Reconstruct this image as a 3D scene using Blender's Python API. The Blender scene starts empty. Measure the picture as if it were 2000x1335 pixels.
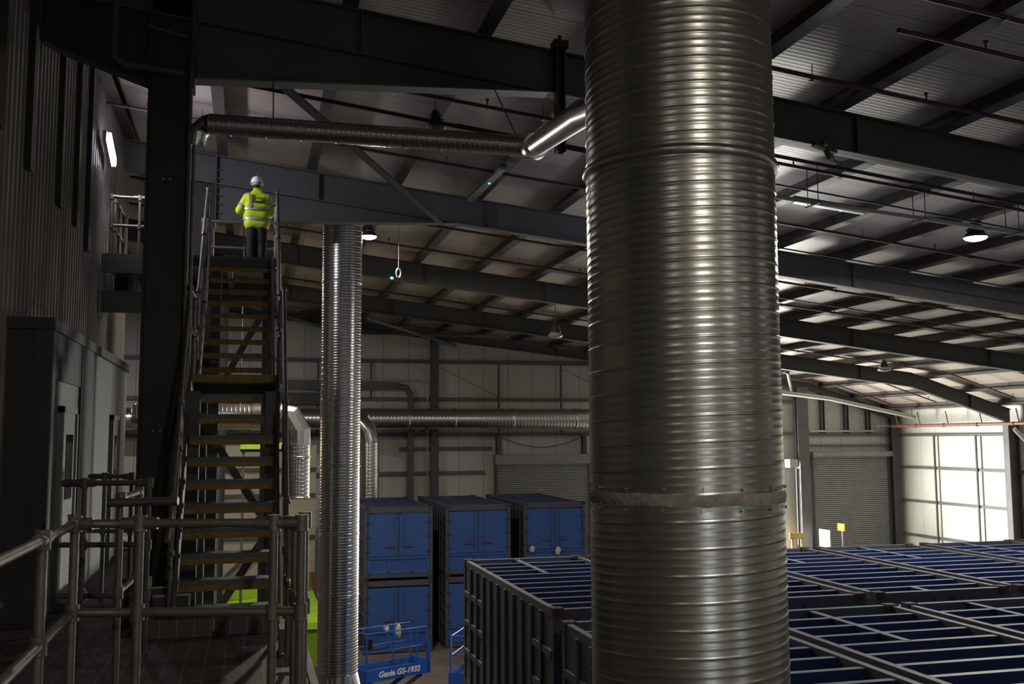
import bpy, math, random
from mathutils import Vector, Matrix
random.seed(7)
S = bpy.context.scene
C = S.collection
PI = math.pi

# ------------------------------------------------------------------ camera
EYE = Vector((0, 0, 7.45))
ORD = ['first', 'second', 'third', 'fourth', 'fifth', 'sixth', 'seventh', 'eighth', 'ninth', 'tenth', 'eleventh', 'twelfth', 'thirteenth', 'fourteenth',
       'fifteenth', 'sixteenth', 'seventeenth', 'eighteenth', 'nineteenth', 'twentieth']
def set_camera():
    yaw, pitch, roll = math.radians(14.8), math.radians(5.5), math.radians(-0.25)
    F = Vector((math.sin(yaw)*math.cos(pitch), math.cos(yaw)*math.cos(pitch), math.sin(pitch)))
    R = Vector((math.cos(yaw), -math.sin(yaw), 0)); U = R.cross(F)
    R2 = R*math.cos(roll) + U*math.sin(roll); U2 = -R*math.sin(roll) + U*math.cos(roll)
    cd = bpy.data.cameras.new('camera'); cd.sensor_width = 36; cd.sensor_fit = 'HORIZONTAL'
    cd.lens = 1944/2000*36; cd.clip_start = .05; cd.clip_end = 300
    co = bpy.data.objects.new('camera', cd); C.objects.link(co)
    M = Matrix((R2, U2, -F)).transposed().to_4x4(); M.translation = EYE
    co.matrix_world = M
    S.camera = co
set_camera()

# ------------------------------------------------------------------ world, exposure
S.view_settings.view_transform = 'Standard'; S.view_settings.look = 'None'
S.view_settings.gamma = 1; S.view_settings.use_curve_mapping = False
S.view_settings.exposure = 0.12
w = bpy.data.worlds.new('world'); S.world = w; w.use_nodes = True
w.node_tree.nodes['Background'].inputs[0].default_value = (.55, .62, .75, 1)
w.node_tree.nodes['Background'].inputs[1].default_value = 1.0

ROOF = lambda x: 13.08 - .111*x if x < 26.8 else 13.08 - .111*26.8 - .31*(x-26.8)   # rafter top
SKIN = .26                                                                            # purlin depth above it
def area(name, loc, size, power, col, direction, shape='DISK', size_y=None, parent=None):
    l = bpy.data.lights.new(name, 'AREA'); l.shape = shape; l.size = size
    if size_y: l.size_y = size_y
    l.energy = power; l.color = col
    o = bpy.data.objects.new(name, l); C.objects.link(o)
    o.rotation_euler = Vector(direction).to_track_quat('-Z', 'Y').to_euler()
    if parent: o.parent = parent
    o.location = loc
    return o
# daylight coming in through the open doorway in the far gable
area('doorway_daylight', (22.3, 44.9, 3.4), 5.4, 5600, (1, .99, .90), (.45, -1, -.12), 'RECTANGLE', 6.4)
LAMP_W = 330

# ------------------------------------------------------------------ materials
def mat(name, col, rough=.6, metal=0., var=.0, vscale=3., bump=0., bscale=20., col2=None, spec=.5, dust_sheen=None, stretch=None, emit=None, est=0):
    m = bpy.data.materials.new(name); m.use_nodes = True
    n = m.node_tree.nodes; l = m.node_tree.links; b = n['Principled BSDF']
    b.inputs['Base Color'].default_value = (*col, 1); b.inputs['Roughness'].default_value = rough
    b.inputs['Metallic'].default_value = metal; b.inputs['Specular IOR Level'].default_value = spec
    tc = n.new('ShaderNodeTexCoord'); vec = tc.outputs['Object']
    if stretch:
        mp = n.new('ShaderNodeMapping'); mp.inputs['Scale'].default_value = stretch
        l.new(vec, mp.inputs[0]); vec = mp.outputs[0]
    src = None
    if var or col2:
        nz = n.new('ShaderNodeTexNoise'); nz.inputs['Scale'].default_value = vscale; nz.inputs['Detail'].default_value = 7
        nz.inputs['Roughness'].default_value = .65
        l.new(vec, nz.inputs['Vector'])
        rp = n.new('ShaderNodeValToRGB'); rp.color_ramp.elements[0].position = .35; rp.color_ramp.elements[1].position = .68
        c2 = col2 or tuple(max(0, c*(1-var)) for c in col)
        rp.color_ramp.elements[0].color = (*col, 1); rp.color_ramp.elements[1].color = (*c2, 1)
        if col2: rp.color_ramp.elements[0].position = .55; rp.color_ramp.elements[1].position = .72
        l.new(nz.outputs['Fac'], rp.inputs[0]); src = rp.outputs[0]
        mr = n.new('ShaderNodeMapRange'); mr.inputs['To Min'].default_value = max(.05, rough-.08); mr.inputs['To Max'].default_value = min(1, rough+.12)
        l.new(nz.outputs['Fac'], mr.inputs[0]); l.new(mr.outputs[0], b.inputs['Roughness'])
    if dust_sheen:   # level surfaces: settled dust, with bluish daylight sheen painted into its colour
        g = n.new('ShaderNodeNewGeometry'); sp = n.new('ShaderNodeSeparateXYZ'); l.new(g.outputs['Normal'], sp.inputs[0])
        mm = n.new('ShaderNodeMapRange'); mm.inputs['From Min'].default_value = .5; mm.inputs['From Max'].default_value = .9; mm.inputs['To Max'].default_value = .75
        l.new(sp.outputs['Z'], mm.inputs[0])
        mx = n.new('ShaderNodeMix'); mx.data_type = 'RGBA'; l.new(mm.outputs[0], mx.inputs[0])
        if src: l.new(src, mx.inputs[6])
        else: mx.inputs[6].default_value = (*col, 1)
        mx.inputs[7].default_value = (*dust_sheen, 1); src = mx.outputs[2]
    if src: l.new(src, b.inputs['Base Color'])
    if bump:
        nb = n.new('ShaderNodeTexNoise'); nb.inputs['Scale'].default_value = bscale; nb.inputs['Detail'].default_value = 4
        l.new(vec, nb.inputs['Vector'])
        bp = n.new('ShaderNodeBump'); bp.inputs['Strength'].default_value = bump; bp.inputs['Distance'].default_value = .01
        l.new(nb.outputs['Fac'], bp.inputs['Height']); l.new(bp.outputs[0], b.inputs['Normal'])
    if emit:
        b.inputs['Emission Color'].default_value = (*emit, 1); b.inputs['Emission Strength'].default_value = est
    return m

def ribbed(name, col, axis, period, depth, rough=.5, var=.15, joint=None, jcol=None):
    """painted profiled sheet: fine ribs as bump along one object axis, optional dark joints between panels"""
    m = mat(name, col, rough, 0, var, .35)
    n = m.node_tree.nodes; l = m.node_tree.links; b = n['Principled BSDF']
    tc = n['Texture Coordinate']; sp = n.new('ShaderNodeSeparateXYZ'); l.new(tc.outputs['Object'], sp.inputs[0])
    v = sp.outputs[axis]
    a = n.new('ShaderNodeMath'); a.operation = 'MULTIPLY'; a.inputs[1].default_value = 2*PI/period; l.new(v, a.inputs[0])
    s = n.new('ShaderNodeMath'); s.operation = 'SINE'; l.new(a.outputs[0], s.inputs[0])
    p = n.new('ShaderNodeMath'); p.operation = 'GREATER_THAN'; p.inputs[1].default_value = .55; l.new(s.outputs[0], p.inputs[0])
    sm = n.new('ShaderNodeMapRange'); sm.inputs['From Min'].default_value = .2; sm.inputs['From Max'].default_value = .8; l.new(s.outputs[0], sm.inputs[0])
    bp = n.new('ShaderNodeBump'); bp.inputs['Strength'].default_value = 1; bp.inputs['Distance'].default_value = depth
    l.new(sm.outputs[0], bp.inputs['Height']); l.new(bp.outputs[0], b.inputs['Normal'])
    if joint:
        md = n.new('ShaderNodeMath'); md.operation = 'PINGPONG'; md.inputs[1].default_value = joint/2; l.new(v, md.inputs[0])
        lt = n.new('ShaderNodeMath'); lt.operation = 'LESS_THAN'; lt.inputs[1].default_value = .012; l.new(md.outputs[0], lt.inputs[0])
        mx = n.new('ShaderNodeMix'); mx.data_type = 'RGBA'; l.new(lt.outputs[0], mx.inputs[0])
        l.new(b.inputs['Base Color'].links[0].from_socket, mx.inputs[6]); mx.inputs[7].default_value = (*jcol, 1)
        l.new(mx.outputs[2], b.inputs['Base Color'])
    return m

M = {}
M['galv'] = mat('galvanised_duct', (.52, .505, .46), .27, .92, .30, 2.2, .08, 9, stretch=(1, 1, 1.6))
M['galv_fine'] = mat('galvanised_duct_bright', (.62, .61, .60), .22, .95, .12, 3)
M['matte'] = mat('matte_grey_steel', (.045, .045, .043), .9, 0, .2, 3, spec=.15)
M['galv2'] = mat('galvanised_sheet', (.60, .61, .60), .27, 1, .18, 5, .06, 20)
M['galvpipe'] = mat('galvanised_tube', (.20, .18, .155), .5, .55, .35, 8, .15, 60)
M['sealant'] = mat('sealant', (.36, .31, .27), .75, 0, .4, 25, .6, 40)
M['steel'] = mat('dark_grey_steel', (.075, .078, .075), .55, 0, .25, 1.5)
M['steel_blue'] = mat('grey_steel', (.115, .115, .12), .55, 0, .2, 1.5)
M['steel_black'] = mat('black_steel', (.03, .03, .03), .55, 0, .3, 2)
M['purlin'] = mat('purlin_steel', (.085, .075, .07), .5, .0, .3, 3)
M['redpipe'] = mat('red_pipe', (.075, .026, .024), .5, 0, .3, 5)
M['salmon'] = mat('salmon_pipe', (.26, .12, .10), .5, 0, .3, 5)
M['whitepipe'] = mat('pale_lagged_pipe', (.45, .45, .43), .6, 0, .3, 10, .5, 60)
M['roof'] = ribbed('roof_sheet', (.52, .45, .40), 1, .10, .012, .42, .22, 1.0, (.25, .24, .22))
M['gable'] = ribbed('gable_panel', (.50, .50, .47), 0, .25, .004, .55, .12, 1.15, (.16, .16, .15))
M['rwall'] = ribbed('side_wall_panel', (.66, .66, .60), 1, .25, .004, .5, .08, 1.15, (.40, .40, .36))
M['shutter'] = mat('shutter_slat', (.25, .26, .26), .5, .3, .15, 2)
M['concrete'] = mat('concrete_floor', (.17, .14, .115), .8, 0, .55, .9, .4, 12)
M['dark'] = mat('dark_wall', (.06, .055, .05), .8, 0, .2, 1)
M['clad'] = mat('cladding_sheet', (.24, .22, .20), .4, .2, .2, 2)
M['cabin'] = mat('cabin_panel', (.24, .25, .225), .5, 0, .15, 1.2)
M['cabin_dark'] = mat('cabin_trim', (.06, .058, .055), .6, 0, .2, 2)
M['glass'] = mat('dark_glass', (.02, .02, .022), .08, 0)
M['blue'] = mat('blue_container_paint', (.022, .085, .30), .5, 0, vscale=2.2, col2=(.045, .06, .10), bump=.15, bscale=15, dust_sheen=(.17, .24, .42))
M['blue_dark'] = mat('blue_side_paint', (.05, .06, .085), .5, 0, vscale=2.0, col2=(.06, .04, .035), bump=.15, bscale=15, dust_sheen=(.17, .20, .27))
M['blue_frame'] = mat('worn_container_frame', (.055, .065, .095), .55, 0, vscale=5, col2=(.13, .07, .045), bump=.3, bscale=30, dust_sheen=(.19, .19, .21))
M['rust'] = mat('rusty_casting', (.075, .052, .043), .8, 0, .5, 12, .4, 40)
M['bow'] = mat('roof_bow_paint', (.016, .028, .10), .36, 0, .2, 4, dust_sheen=(.23, .27, .38))  # pale blue-grey tops: dust plus painted sheen of the doorway light
M['lift'] = mat('lift_blue', (.015, .10, .48), .42, 0, .15, 6)
M['white'] = mat('white_paint', (.8, .8, .78), .5)
M['green'] = mat('lime_green_paint', (.36, .62, .03), .5, 0, .15, 2)
M['green_dk'] = mat('green_panel', (.15, .30, .01), .5, 0, .15, 2)
M['greybox'] = mat('grey_cabinet', (.25, .26, .28), .5, 0, .1, 2)
M['tread'] = mat('checker_plate', (.13, .155, .155), .36, .3, .35, 30, 1.0, 70)
M['nosing'] = mat('yellow_nosing', (.33, .19, .03), .6, 0, .5, 14, .4, 60)
M['stringer'] = mat('stair_stringer', (.11, .095, .09), .45, .2, .3, 5)
M['plat'] = mat('platform_plate', (.10, .085, .08), .6, .2, .4, 3, .3, 30)
M['hivis'] = mat('hi_vis_yellow', (.62, .80, .02), .6, 0, .12, 8, .5, 14)
M['refl'] = mat('reflective_tape', (.45, .46, .48), .35, .3)
M['trouser'] = mat('dark_trousers', (.018, .018, .022), .8, 0, .3, 10, .5, 20)
M['skin'] = mat('skin', (.48, .29, .21), .55)
M['hair'] = mat('dark_hair', (.025, .018, .014), .7)
M['navy'] = mat('navy_workwear', (.02, .03, .07), .8, 0, .2, 10)
M['redhat'] = mat('red_helmet', (.5, .03, .03), .35)
M['black'] = mat('black_plastic', (.012, .012, .013), .45)
M['cream'] = mat('cream_panel', (.42, .38, .28), .6, 0, .15, 2)
M['wood'] = mat('rough_timber', (.28, .15, .08), .8, 0, .4, 10)
M['foam'] = mat('pale_foam', (.62, .56, .46), .8, 0, .3, 20, .6, 30)
M['lens'] = mat('lamp_lens', (.9, .9, .85), .3, 0, emit=(1, .90, .76), est=14)
M['lens_off'] = mat('lamp_lens_unlit', (.28, .28, .27), .4)
M['tubelit'] = mat('tube_lens', (.9, .9, .95), .3, 0, emit=(.93, .90, 1), est=22)
M['daylight'] = mat('added_daylight_panel', (.8, .85, .9), .4, 0, emit=(.86, .93, 1), est=2.4)  # glow of the doors added behind the viewer
M['greenled'] = mat('green_indicator', (.05, .8, .3), .3, 0, emit=(.08, 1, .35), est=4)
M['signw'] = mat('white_board', (.85, .85, .85), .5)
M['signo'] = mat('orange_sign', (.80, .30, .05), .5)
M['hatch'] = mat('yellow_barrier', (.35, .25, .06), .5)

def slotted(m, ax_len, ax_w):   # raised pale slots of the plank flooring
    n = m.node_tree.nodes; l = m.node_tree.links; b = n['Principled BSDF']
    tc = n['Texture Coordinate']
    br = n.new('ShaderNodeTexBrick'); br.inputs['Scale'].default_value = 1; br.inputs['Brick Width'].default_value = .42
    br.inputs['Row Height'].default_value = .16; br.inputs['Mortar Size'].default_value = .006
    br.inputs['Color1'].default_value = (.10, .086, .08, 1); br.inputs['Color2'].default_value = (.085, .072, .068, 1); br.inputs['Mortar'].default_value = (.19, .17, .155, 1)
    mp = n.new('ShaderNodeMapping'); mp.inputs['Rotation'].default_value = (0, 0, PI/2)
    l.new(tc.outputs['Object'], mp.inputs[0]); l.new(mp.outputs[0], br.inputs[0]); l.new(br.outputs['Color'], b.inputs['Base Color'])
slotted(M['plat'], 0, 1)

# ------------------------------------------------------------------ mesh builder
class MB:
    def __init__(s): s.v = []; s.f = []; s.sm = []
    def add(s, vs, fs, smooth=False):
        o = len(s.v); s.v += [tuple(p) for p in vs]; s.f += [tuple(i+o for i in f) for f in fs]; s.sm += [smooth]*len(fs); return s
    def box(s, a, b):
        x0, y0, z0 = (min(a[i], b[i]) for i in range(3)); x1, y1, z1 = (max(a[i], b[i]) for i in range(3))
        return s.add([(x0,y0,z0),(x1,y0,z0),(x1,y1,z0),(x0,y1,z0),(x0,y0,z1),(x1,y0,z1),(x1,y1,z1),(x0,y1,z1)],
                     [(0,3,2,1),(4,5,6,7),(0,1,5,4),(1,2,6,5),(2,3,7,6),(3,0,4,7)])
    def hexa(s, bot, top):
        return s.add(list(bot)+list(top), [(3,2,1,0),(4,5,6,7),(0,1,5,4),(1,2,6,5),(2,3,7,6),(3,0,4,7)])
    def beam(s, p0, p1, wd, ht, up=(0,0,1)):
        p0, p1, up = Vector(p0), Vector(p1), Vector(up); d = (p1-p0).normalized()
        side = d.cross(up)
        if side.length < 1e-4: side = d.cross(Vector((1,0,0)))
        side.normalize(); u = side.cross(d)
        q = lambda p: [p-side*wd/2-u*ht/2, p+side*wd/2-u*ht/2, p+side*wd/2+u*ht/2, p-side*wd/2+u*ht/2]
        return s.add(q(p0)+q(p1), [(0,1,2,3),(7,6,5,4),(0,4,5,1),(1,5,6,2),(2,6,7,3),(3,7,4,0)])
    def tube(s, pts, r, n=12, cap=True, r1=None):
        pts = [Vector(p) for p in pts]; rings = []; N = len(pts); prev = None
        for i, p in enumerate(pts):
            d = (pts[min(i+1,N-1)]-pts[max(i-1,0)]).normalized()
            if prev is None:
                a = d.cross(Vector((0,0,1)))
                if a.length < 1e-3: a = d.cross(Vector((1,0,0)))
            else: a = prev - d*prev.dot(d)
            a.normalize(); prev = a.copy(); b = d.cross(a)
            rr = r if r1 is None else r+(r1-r)*i/(N-1)
            if 0 < i < N-1:
                c = (pts[i]-pts[i-1]).normalized().dot((pts[i+1]-pts[i]).normalized()); k = 1/max(.5, math.sqrt((1+c)/2))
            else: k = 1
            rings.append([p+(a*math.cos(t*2*PI/n)+b*math.sin(t*2*PI/n))*rr for t in range(n)])
        vs = [v for rg in rings for v in rg]
        fs = [(i*n+t, i*n+(t+1)%n, (i+1)*n+(t+1)%n, (i+1)*n+t) for i in range(N-1) for t in range(n)]
        s.add(vs, fs, True)
        if cap:
            s.add(rings[0], [tuple(range(n))[::-1]]); s.add(rings[-1], [tuple(range(n))])
        return s
    def lathe(s, prof, c=(0,0,0), n=24, axis='Z', sx=1, sy=1, smooth=True):
        c = Vector(c); vs = []
        for r, h in prof:
            for t in range(n):
                a = 2*PI*t/n; x, y = r*math.cos(a)*sx, r*math.sin(a)*sy
                p = (x, y, h) if axis == 'Z' else ((x, h, y) if axis == 'Y' else (h, x, y))
                vs.append(c+Vector(p))
        fs = [(i*n+t, i*n+(t+1)%n, (i+1)*n+(t+1)%n, (i+1)*n+t) for i in range(len(prof)-1) for t in range(n)]
        if axis == 'Y': fs = [f[::-1] for f in fs]
        return s.add(vs, fs, smooth)
    def prism(s, poly, y0, y1, axis='Y'):   # polygon in XZ (axis Y) or YZ (axis X), extruded
        n = len(poly)
        mk = (lambda p, t: (p[0], t, p[1])) if axis == 'Y' else (lambda p, t: (t, p[0], p[1]))
        vs = [mk(p, y0) for p in poly]+[mk(p, y1) for p in poly]
        return s.add(vs, [tuple(range(n)), tuple(range(2*n-1, n-1, -1))]+[(i, i+n, (i+1)%n+n, (i+1)%n) for i in range(n)])
    def blob(s, c, r, seed=0, n=10, jit=.25, sc=(1,1,1)):
        rd = random.Random(seed); c = Vector(c); vs = [c+Vector((0,0,r*sc[2]))]; m = 6
        for i in range(1, m):
            for t in range(n):
                a, b = PI*i/m, 2*PI*t/n; k = r*(1+rd.uniform(-jit, jit))
                vs.append(c+Vector((k*math.sin(a)*math.cos(b)*sc[0], k*math.sin(a)*math.sin(b)*sc[1], k*math.cos(a)*sc[2])))
        vs.append(c-Vector((0,0,r*sc[2]))); L = len(vs)-1
        fs = [(0, 1+t, 1+(t+1)%n) for t in range(n)]
        fs += [(1+i*n+t, 1+(i+1)*n+t, 1+(i+1)*n+(t+1)%n, 1+i*n+(t+1)%n) for i in range(m-2) for t in range(n)]
        fs += [(L, 1+(m-2)*n+(t+1)%n, 1+(m-2)*n+t) for t in range(n)]
        return s.add(vs, fs, True)
    def mesh(s, name, off=(0,0,0)):
        me = bpy.data.meshes.new(name); o = Vector(off)
        me.from_pydata([tuple(Vector(v)-o) for v in s.v], [], s.f)
        me.polygons.foreach_set('use_smooth', s.sm); me.validate(); me.update()
        return me

WL = {}   # world location of each root / part
def tagp(o, label=None, cat=None, group=None, kind=None):
    if label: o['label'] = label
    if cat: o['category'] = cat
    if group: o['group'] = group
    if kind: o['kind'] = kind
    return o
def part(name, mb, m, parent, label=None, kind=None):
    """mesh part; vertices are given in world coordinates, stored relative to its parent's origin"""
    o = bpy.data.objects.new(name, mb.mesh(name, WL[parent])); C.objects.link(o); o.parent = parent
    WL[o] = WL[parent]; o.data.materials.append(M[m] if isinstance(m, str) else m)
    if label: o['label'] = label
    if kind: o['kind'] = kind
    return o
def thing(name, label, cat, loc=(0,0,0), group=None):
    o = bpy.data.objects.new(name, None); C.objects.link(o); o.location = loc; o.empty_display_size = .1
    WL[o] = Vector(loc); return tagp(o, label, cat, group)
def single(name, mb, m, label=None, cat=None, group=None, kind=None, origin=None):
    if origin is None:
        xs = [v[0] for v in mb.v]; ys = [v[1] for v in mb.v]; zs = [v[2] for v in mb.v]
        origin = ((min(xs)+max(xs))/2, (min(ys)+max(ys))/2, min(zs))
    o = bpy.data.objects.new(name, mb.mesh(name, origin)); C.objects.link(o); o.location = origin
    WL[o] = Vector(origin); o.data.materials.append(M[m] if isinstance(m, str) else m)
    return tagp(o, label, cat, group, kind)
def copy_tree(o, parent=None):
    c = o.copy(); C.objects.link(c)
    if parent: c.parent = parent
    for ch in list(KIDS.get(o, [])): copy_tree(ch, c)
    return c
KIDS = {}
def index_kids():
    KIDS.clear()
    for o in bpy.data.objects:
        if o.parent: KIDS.setdefault(o.parent, []).append(o)

# ------------------------------------------------------------------ setting
Y1 = 44.3
single('floor', MB().box((-14, -16, -.2), (34, 46.5, 0)), 'concrete', kind='structure')
rm = MB(); xs = [-14, 26.8, 32.3]
for a, b in ((xs[0], xs[1]), (xs[1], xs[2])):
    rm.hexa([(a,-16,ROOF(a)+SKIN),(b,-16,ROOF(b)+SKIN),(b,Y1+.2,ROOF(b)+SKIN),(a,Y1+.2,ROOF(a)+SKIN)],
            [(a,-16,ROOF(a)+SKIN+.12),(b,-16,ROOF(b)+SKIN+.12),(b,Y1+.2,ROOF(b)+SKIN+.12),(a,Y1+.2,ROOF(a)+SKIN+.12)])
single('ceiling', rm, 'roof', kind='structure', origin=(0, 0, 0))
DX0, DX1, DZ = 19.5, 25.1, 6.9
g = MB()
g.prism([(-14, 0), (DX0, 0), (DX0, ROOF(DX0)+SKIN), (-14, ROOF(-14)+SKIN)], Y1, Y1+.12)
g.prism([(DX0, DZ), (DX1, DZ), (DX1, ROOF(DX1)+SKIN), (DX0, ROOF(DX0)+SKIN)], Y1, Y1+.12)
g.prism([(DX1, 0), (32.2, 0), (32.2, ROOF(32.2)+SKIN), (26.8, ROOF(26.8)+SKIN), (DX1, ROOF(DX1)+SKIN)], Y1, Y1+.12)
single('wall_far', g, 'gable', kind='structure', origin=(0, Y1, 0))
single('wall_right', MB().box((32.05, -16, 0), (32.2, Y1, ROOF(32)+SKIN)), 'rwall', kind='structure', origin=(32, 0, 0))
single('wall_back', MB().prism([(-14, 0), (32.2, 0), (32.2, ROOF(32.2)+SKIN), (26.8, ROOF(26.8)+SKIN), (-14, ROOF(-14)+SKIN)], -16.1, -16), 'gable', kind='structure', origin=(0, -16, 0))
single('wall_left', MB().box((-14.1, -16, 0), (-14, Y1, ROOF(-14)+SKIN)), 'gable', kind='structure', origin=(-14, 0, 0))

# roller shutters
def shutter(name, x0, x1, z1, box_h, n_slat):
    b = MB().box((x0-.15, Y1-.42, z1), (x1+.15, Y1-.02, z1+box_h))
    r = single(name, b, 'shutter', kind='structure', origin=((x0+x1)/2, Y1-.2, 0))
    c = MB(); h = z1/n_slat
    for i in range(n_slat):
        z = i*h
        c.prism([(Y1-.13, z), (Y1-.17, z+h*.15), (Y1-.17, z+h*.8), (Y1-.13, z+h), (Y1-.1, z+h), (Y1-.1, z)], x0, x1, 'X')
    part('curtain', c, 'shutter', r)
    part('guide_rail', MB().box((x0-.12, Y1-.22, 0), (x0, Y1-.01, z1)), 'steel', r)
    part('guide_rail', MB().box((x1, Y1-.22, 0), (x1+.12, Y1-.01, z1)), 'steel', r)
    return r
shutter('door_1', 10.95, 15.3, 6.25, .45, 62)
shutter('door_2', 27.05, 31.25, 6.45, .25, 66)
fr = MB().box((DX0-.15, Y1-.1, 0), (DX0, Y1+.2, DZ)).box((DX1, Y1-.1, 0), (DX1+.12, Y1+.2, DZ)).box((DX0-.15, Y1-.1, DZ), (DX1+.12, Y1+.2, DZ+.2))
single('door_3', fr, 'steel', kind='structure')

# unseen glowing doors added behind the viewer to streak the big duct
for nme, x0, x1, z1 in (('added_door_4', 1.2, 3.8, 6.4), ('added_door_5', 16.2, 18.0, 6.4)):
    d = single(nme, MB().box((x0-.15, -16, 0), (x0, -15.9, z1+.15)).box((x1, -16, 0), (x1+.15, -15.9, z1+.15)).box((x0, -16, z1), (x1, -15.9, z1+.15)), 'steel', kind='structure')
    part('added_glow_panel', MB().box((x0, -15.99, 0), (x1, -15.95, z1)), 'daylight', d)

# far gable framing
def girt(z, x0, x1, label, h=.16):
    return single('sheeting_rail', MB().box((x0, Y1-.16, z-h/2), (x1, Y1-.005, z+h/2)), 'steel_blue', label, 'wall rail')
girt(10.88, -13.5, 26, 'highest long horizontal steel rail on the grey far wall, below the roofline')
girt(9.19, -13.5, 26, 'horizontal steel rail on the far wall just above the long silver duct')
girt(7.61, -13.5, 26, 'horizontal steel rail on the far wall just below the long silver duct')
girt(6.98, 6.5, 10.7, 'short horizontal rail on the far wall left of the roller shutter headbox')
girt(5.9, -13.5, 10.4, 'lowest steel rail on the far wall, meeting the small roller shutter')
girt(7.55, 26.75, 31.4, 'horizontal rail over the tall grey shutter in the far right corner')
girt(7.0, 26.75, 31.4, 'thin rail directly above the headbox of the tall grey shutter', .1)
for x0, x1, z0, lab, c in ((7.85, 8.18, 0, 'dark steel column on the far wall left of the small roller shutter', 'steel'),
                        (26.1, 26.7, 0, 'pale grey steel column on the far wall between doorway and tall shutter', 'steel_blue'),
                        (31.4, 31.72, 0, 'steel corner column where the far wall meets the bright side wall', 'steel')):
    t = single('gable_column', MB().box((x0, Y1-.42, z0), (x1, Y1-.38, ROOF((x0+x1)/2)-.25)).box(((x0+x1)/2-.02, Y1-.40, z0), ((x0+x1)/2+.02, Y1-.2, ROOF((x0+x1)/2)-.25))
               .box((x0, Y1-.2, z0), (x1, Y1-.005-.155, ROOF((x0+x1)/2)-.25)), c, lab, 'column')
for x, z0, z1, lab in ((2.9, 7.6, 10.8, 'thin vertical wall bar left of the slim spiral duct on the far wall'),
                       (5.2, 9.2, 10.8, 'thin vertical wall bar above the cable tray on the far wall'),
                       (11.02, 7.6, 10.8, 'thin vertical wall bar above the left side of the small roller shutter'),
                       (14.0, 7.6, 10.8, 'thin vertical wall bar above the right side of the small roller shutter')):
    single('wall_bar', MB().box((x-.04, Y1-.22, z0), (x+.04, Y1-.165, z1)), 'steel', lab, 'wall bar')
for x, lab in ((27.6, 'vertical bar above the tall shutter, nearest the pale column'), (28.95, 'middle vertical bar above the tall far shutter'),
               (30.2, 'vertical bar above the tall shutter, nearest the corner')):
    single('wall_bar', MB().box((x-.05, Y1-.2, 7.6), (x+.05, Y1-.005, ROOF(x)-.3)).box((x+.12, Y1-.2, 7.6), (x+.16, Y1-.005, ROOF(x)-.3)), 'steel', lab, 'wall bar')
for k, (x0, z0, x1, z1) in enumerate(((8.3, 10.6, 11, 9.3), (17, 9.3, 14.1, 10.6))):
    single('wire_brace', MB().tube([(x0, Y1-.25, z0), (x1, Y1-.25, z1)], .012, 6), 'steel',
           ['thin diagonal bracing wire on the far wall right of the dark column', 'thin diagonal bracing wire on the far wall near the big duct'][k], 'bracing wire')
# side wall framing
for z, lab in ((7.5, 'topmost horizontal rail on the brightly lit side wall, below the red pipe'), (5.91, 'middle horizontal rail on the brightly lit side wall'),
               (4.27, 'lower horizontal rail on the brightly lit side wall'), (2.6, 'lowest rail on the bright side wall, just above the container roofs')):
    single('sheeting_rail', MB().box((31.9, 28.9, z-.06), (32.045, 44.0, z+.06)), 'steel_blue', lab, 'wall rail')
for y, lab in ((41.3, 'vertical bar on the bright side wall, nearer the far corner'), (38.45, 'vertical bar on the bright side wall, nearer the white pipe')):
    single('wall_bar', MB().box((31.83, y-.04, 1), (31.895, y+.04, 7.46)), 'steel', lab, 'wall bar')
def side_column(y, lab):
    r = thing('portal_column', lab, 'column', (31.7, y, 0))
    part('web', MB().box((31.50, y-.02, 0), (31.96, y+.02, 8.0)), 'steel', r)
    part('flange', MB().box((31.46, y-.15, 0), (31.50, y+.15, 8.0)), 'steel_blue', r)
    part('flange', MB().box((31.96, y-.15, 0), (32.0, y+.15, 8.0)), 'steel', r)
side_column(36.1, 'dark steel column against the side wall at the right edge of the picture')
single('downpipe', MB().tube([(31.78, 36.55, 0), (31.78, 36.55, 7.9)], .06, 14), 'steel', 'dark round downpipe beside the dark column at the end of the bright side wall', 'pipe')
single('downpipe', MB().tube([(31.2, 35.3, 7.75), (31.35, 35.3, 7.6), (31.8, 35.3, 7.2)], .09, 14), 'whitepipe', 'short slanting white pipe end at the right edge below the red main', 'pipe')

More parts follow.
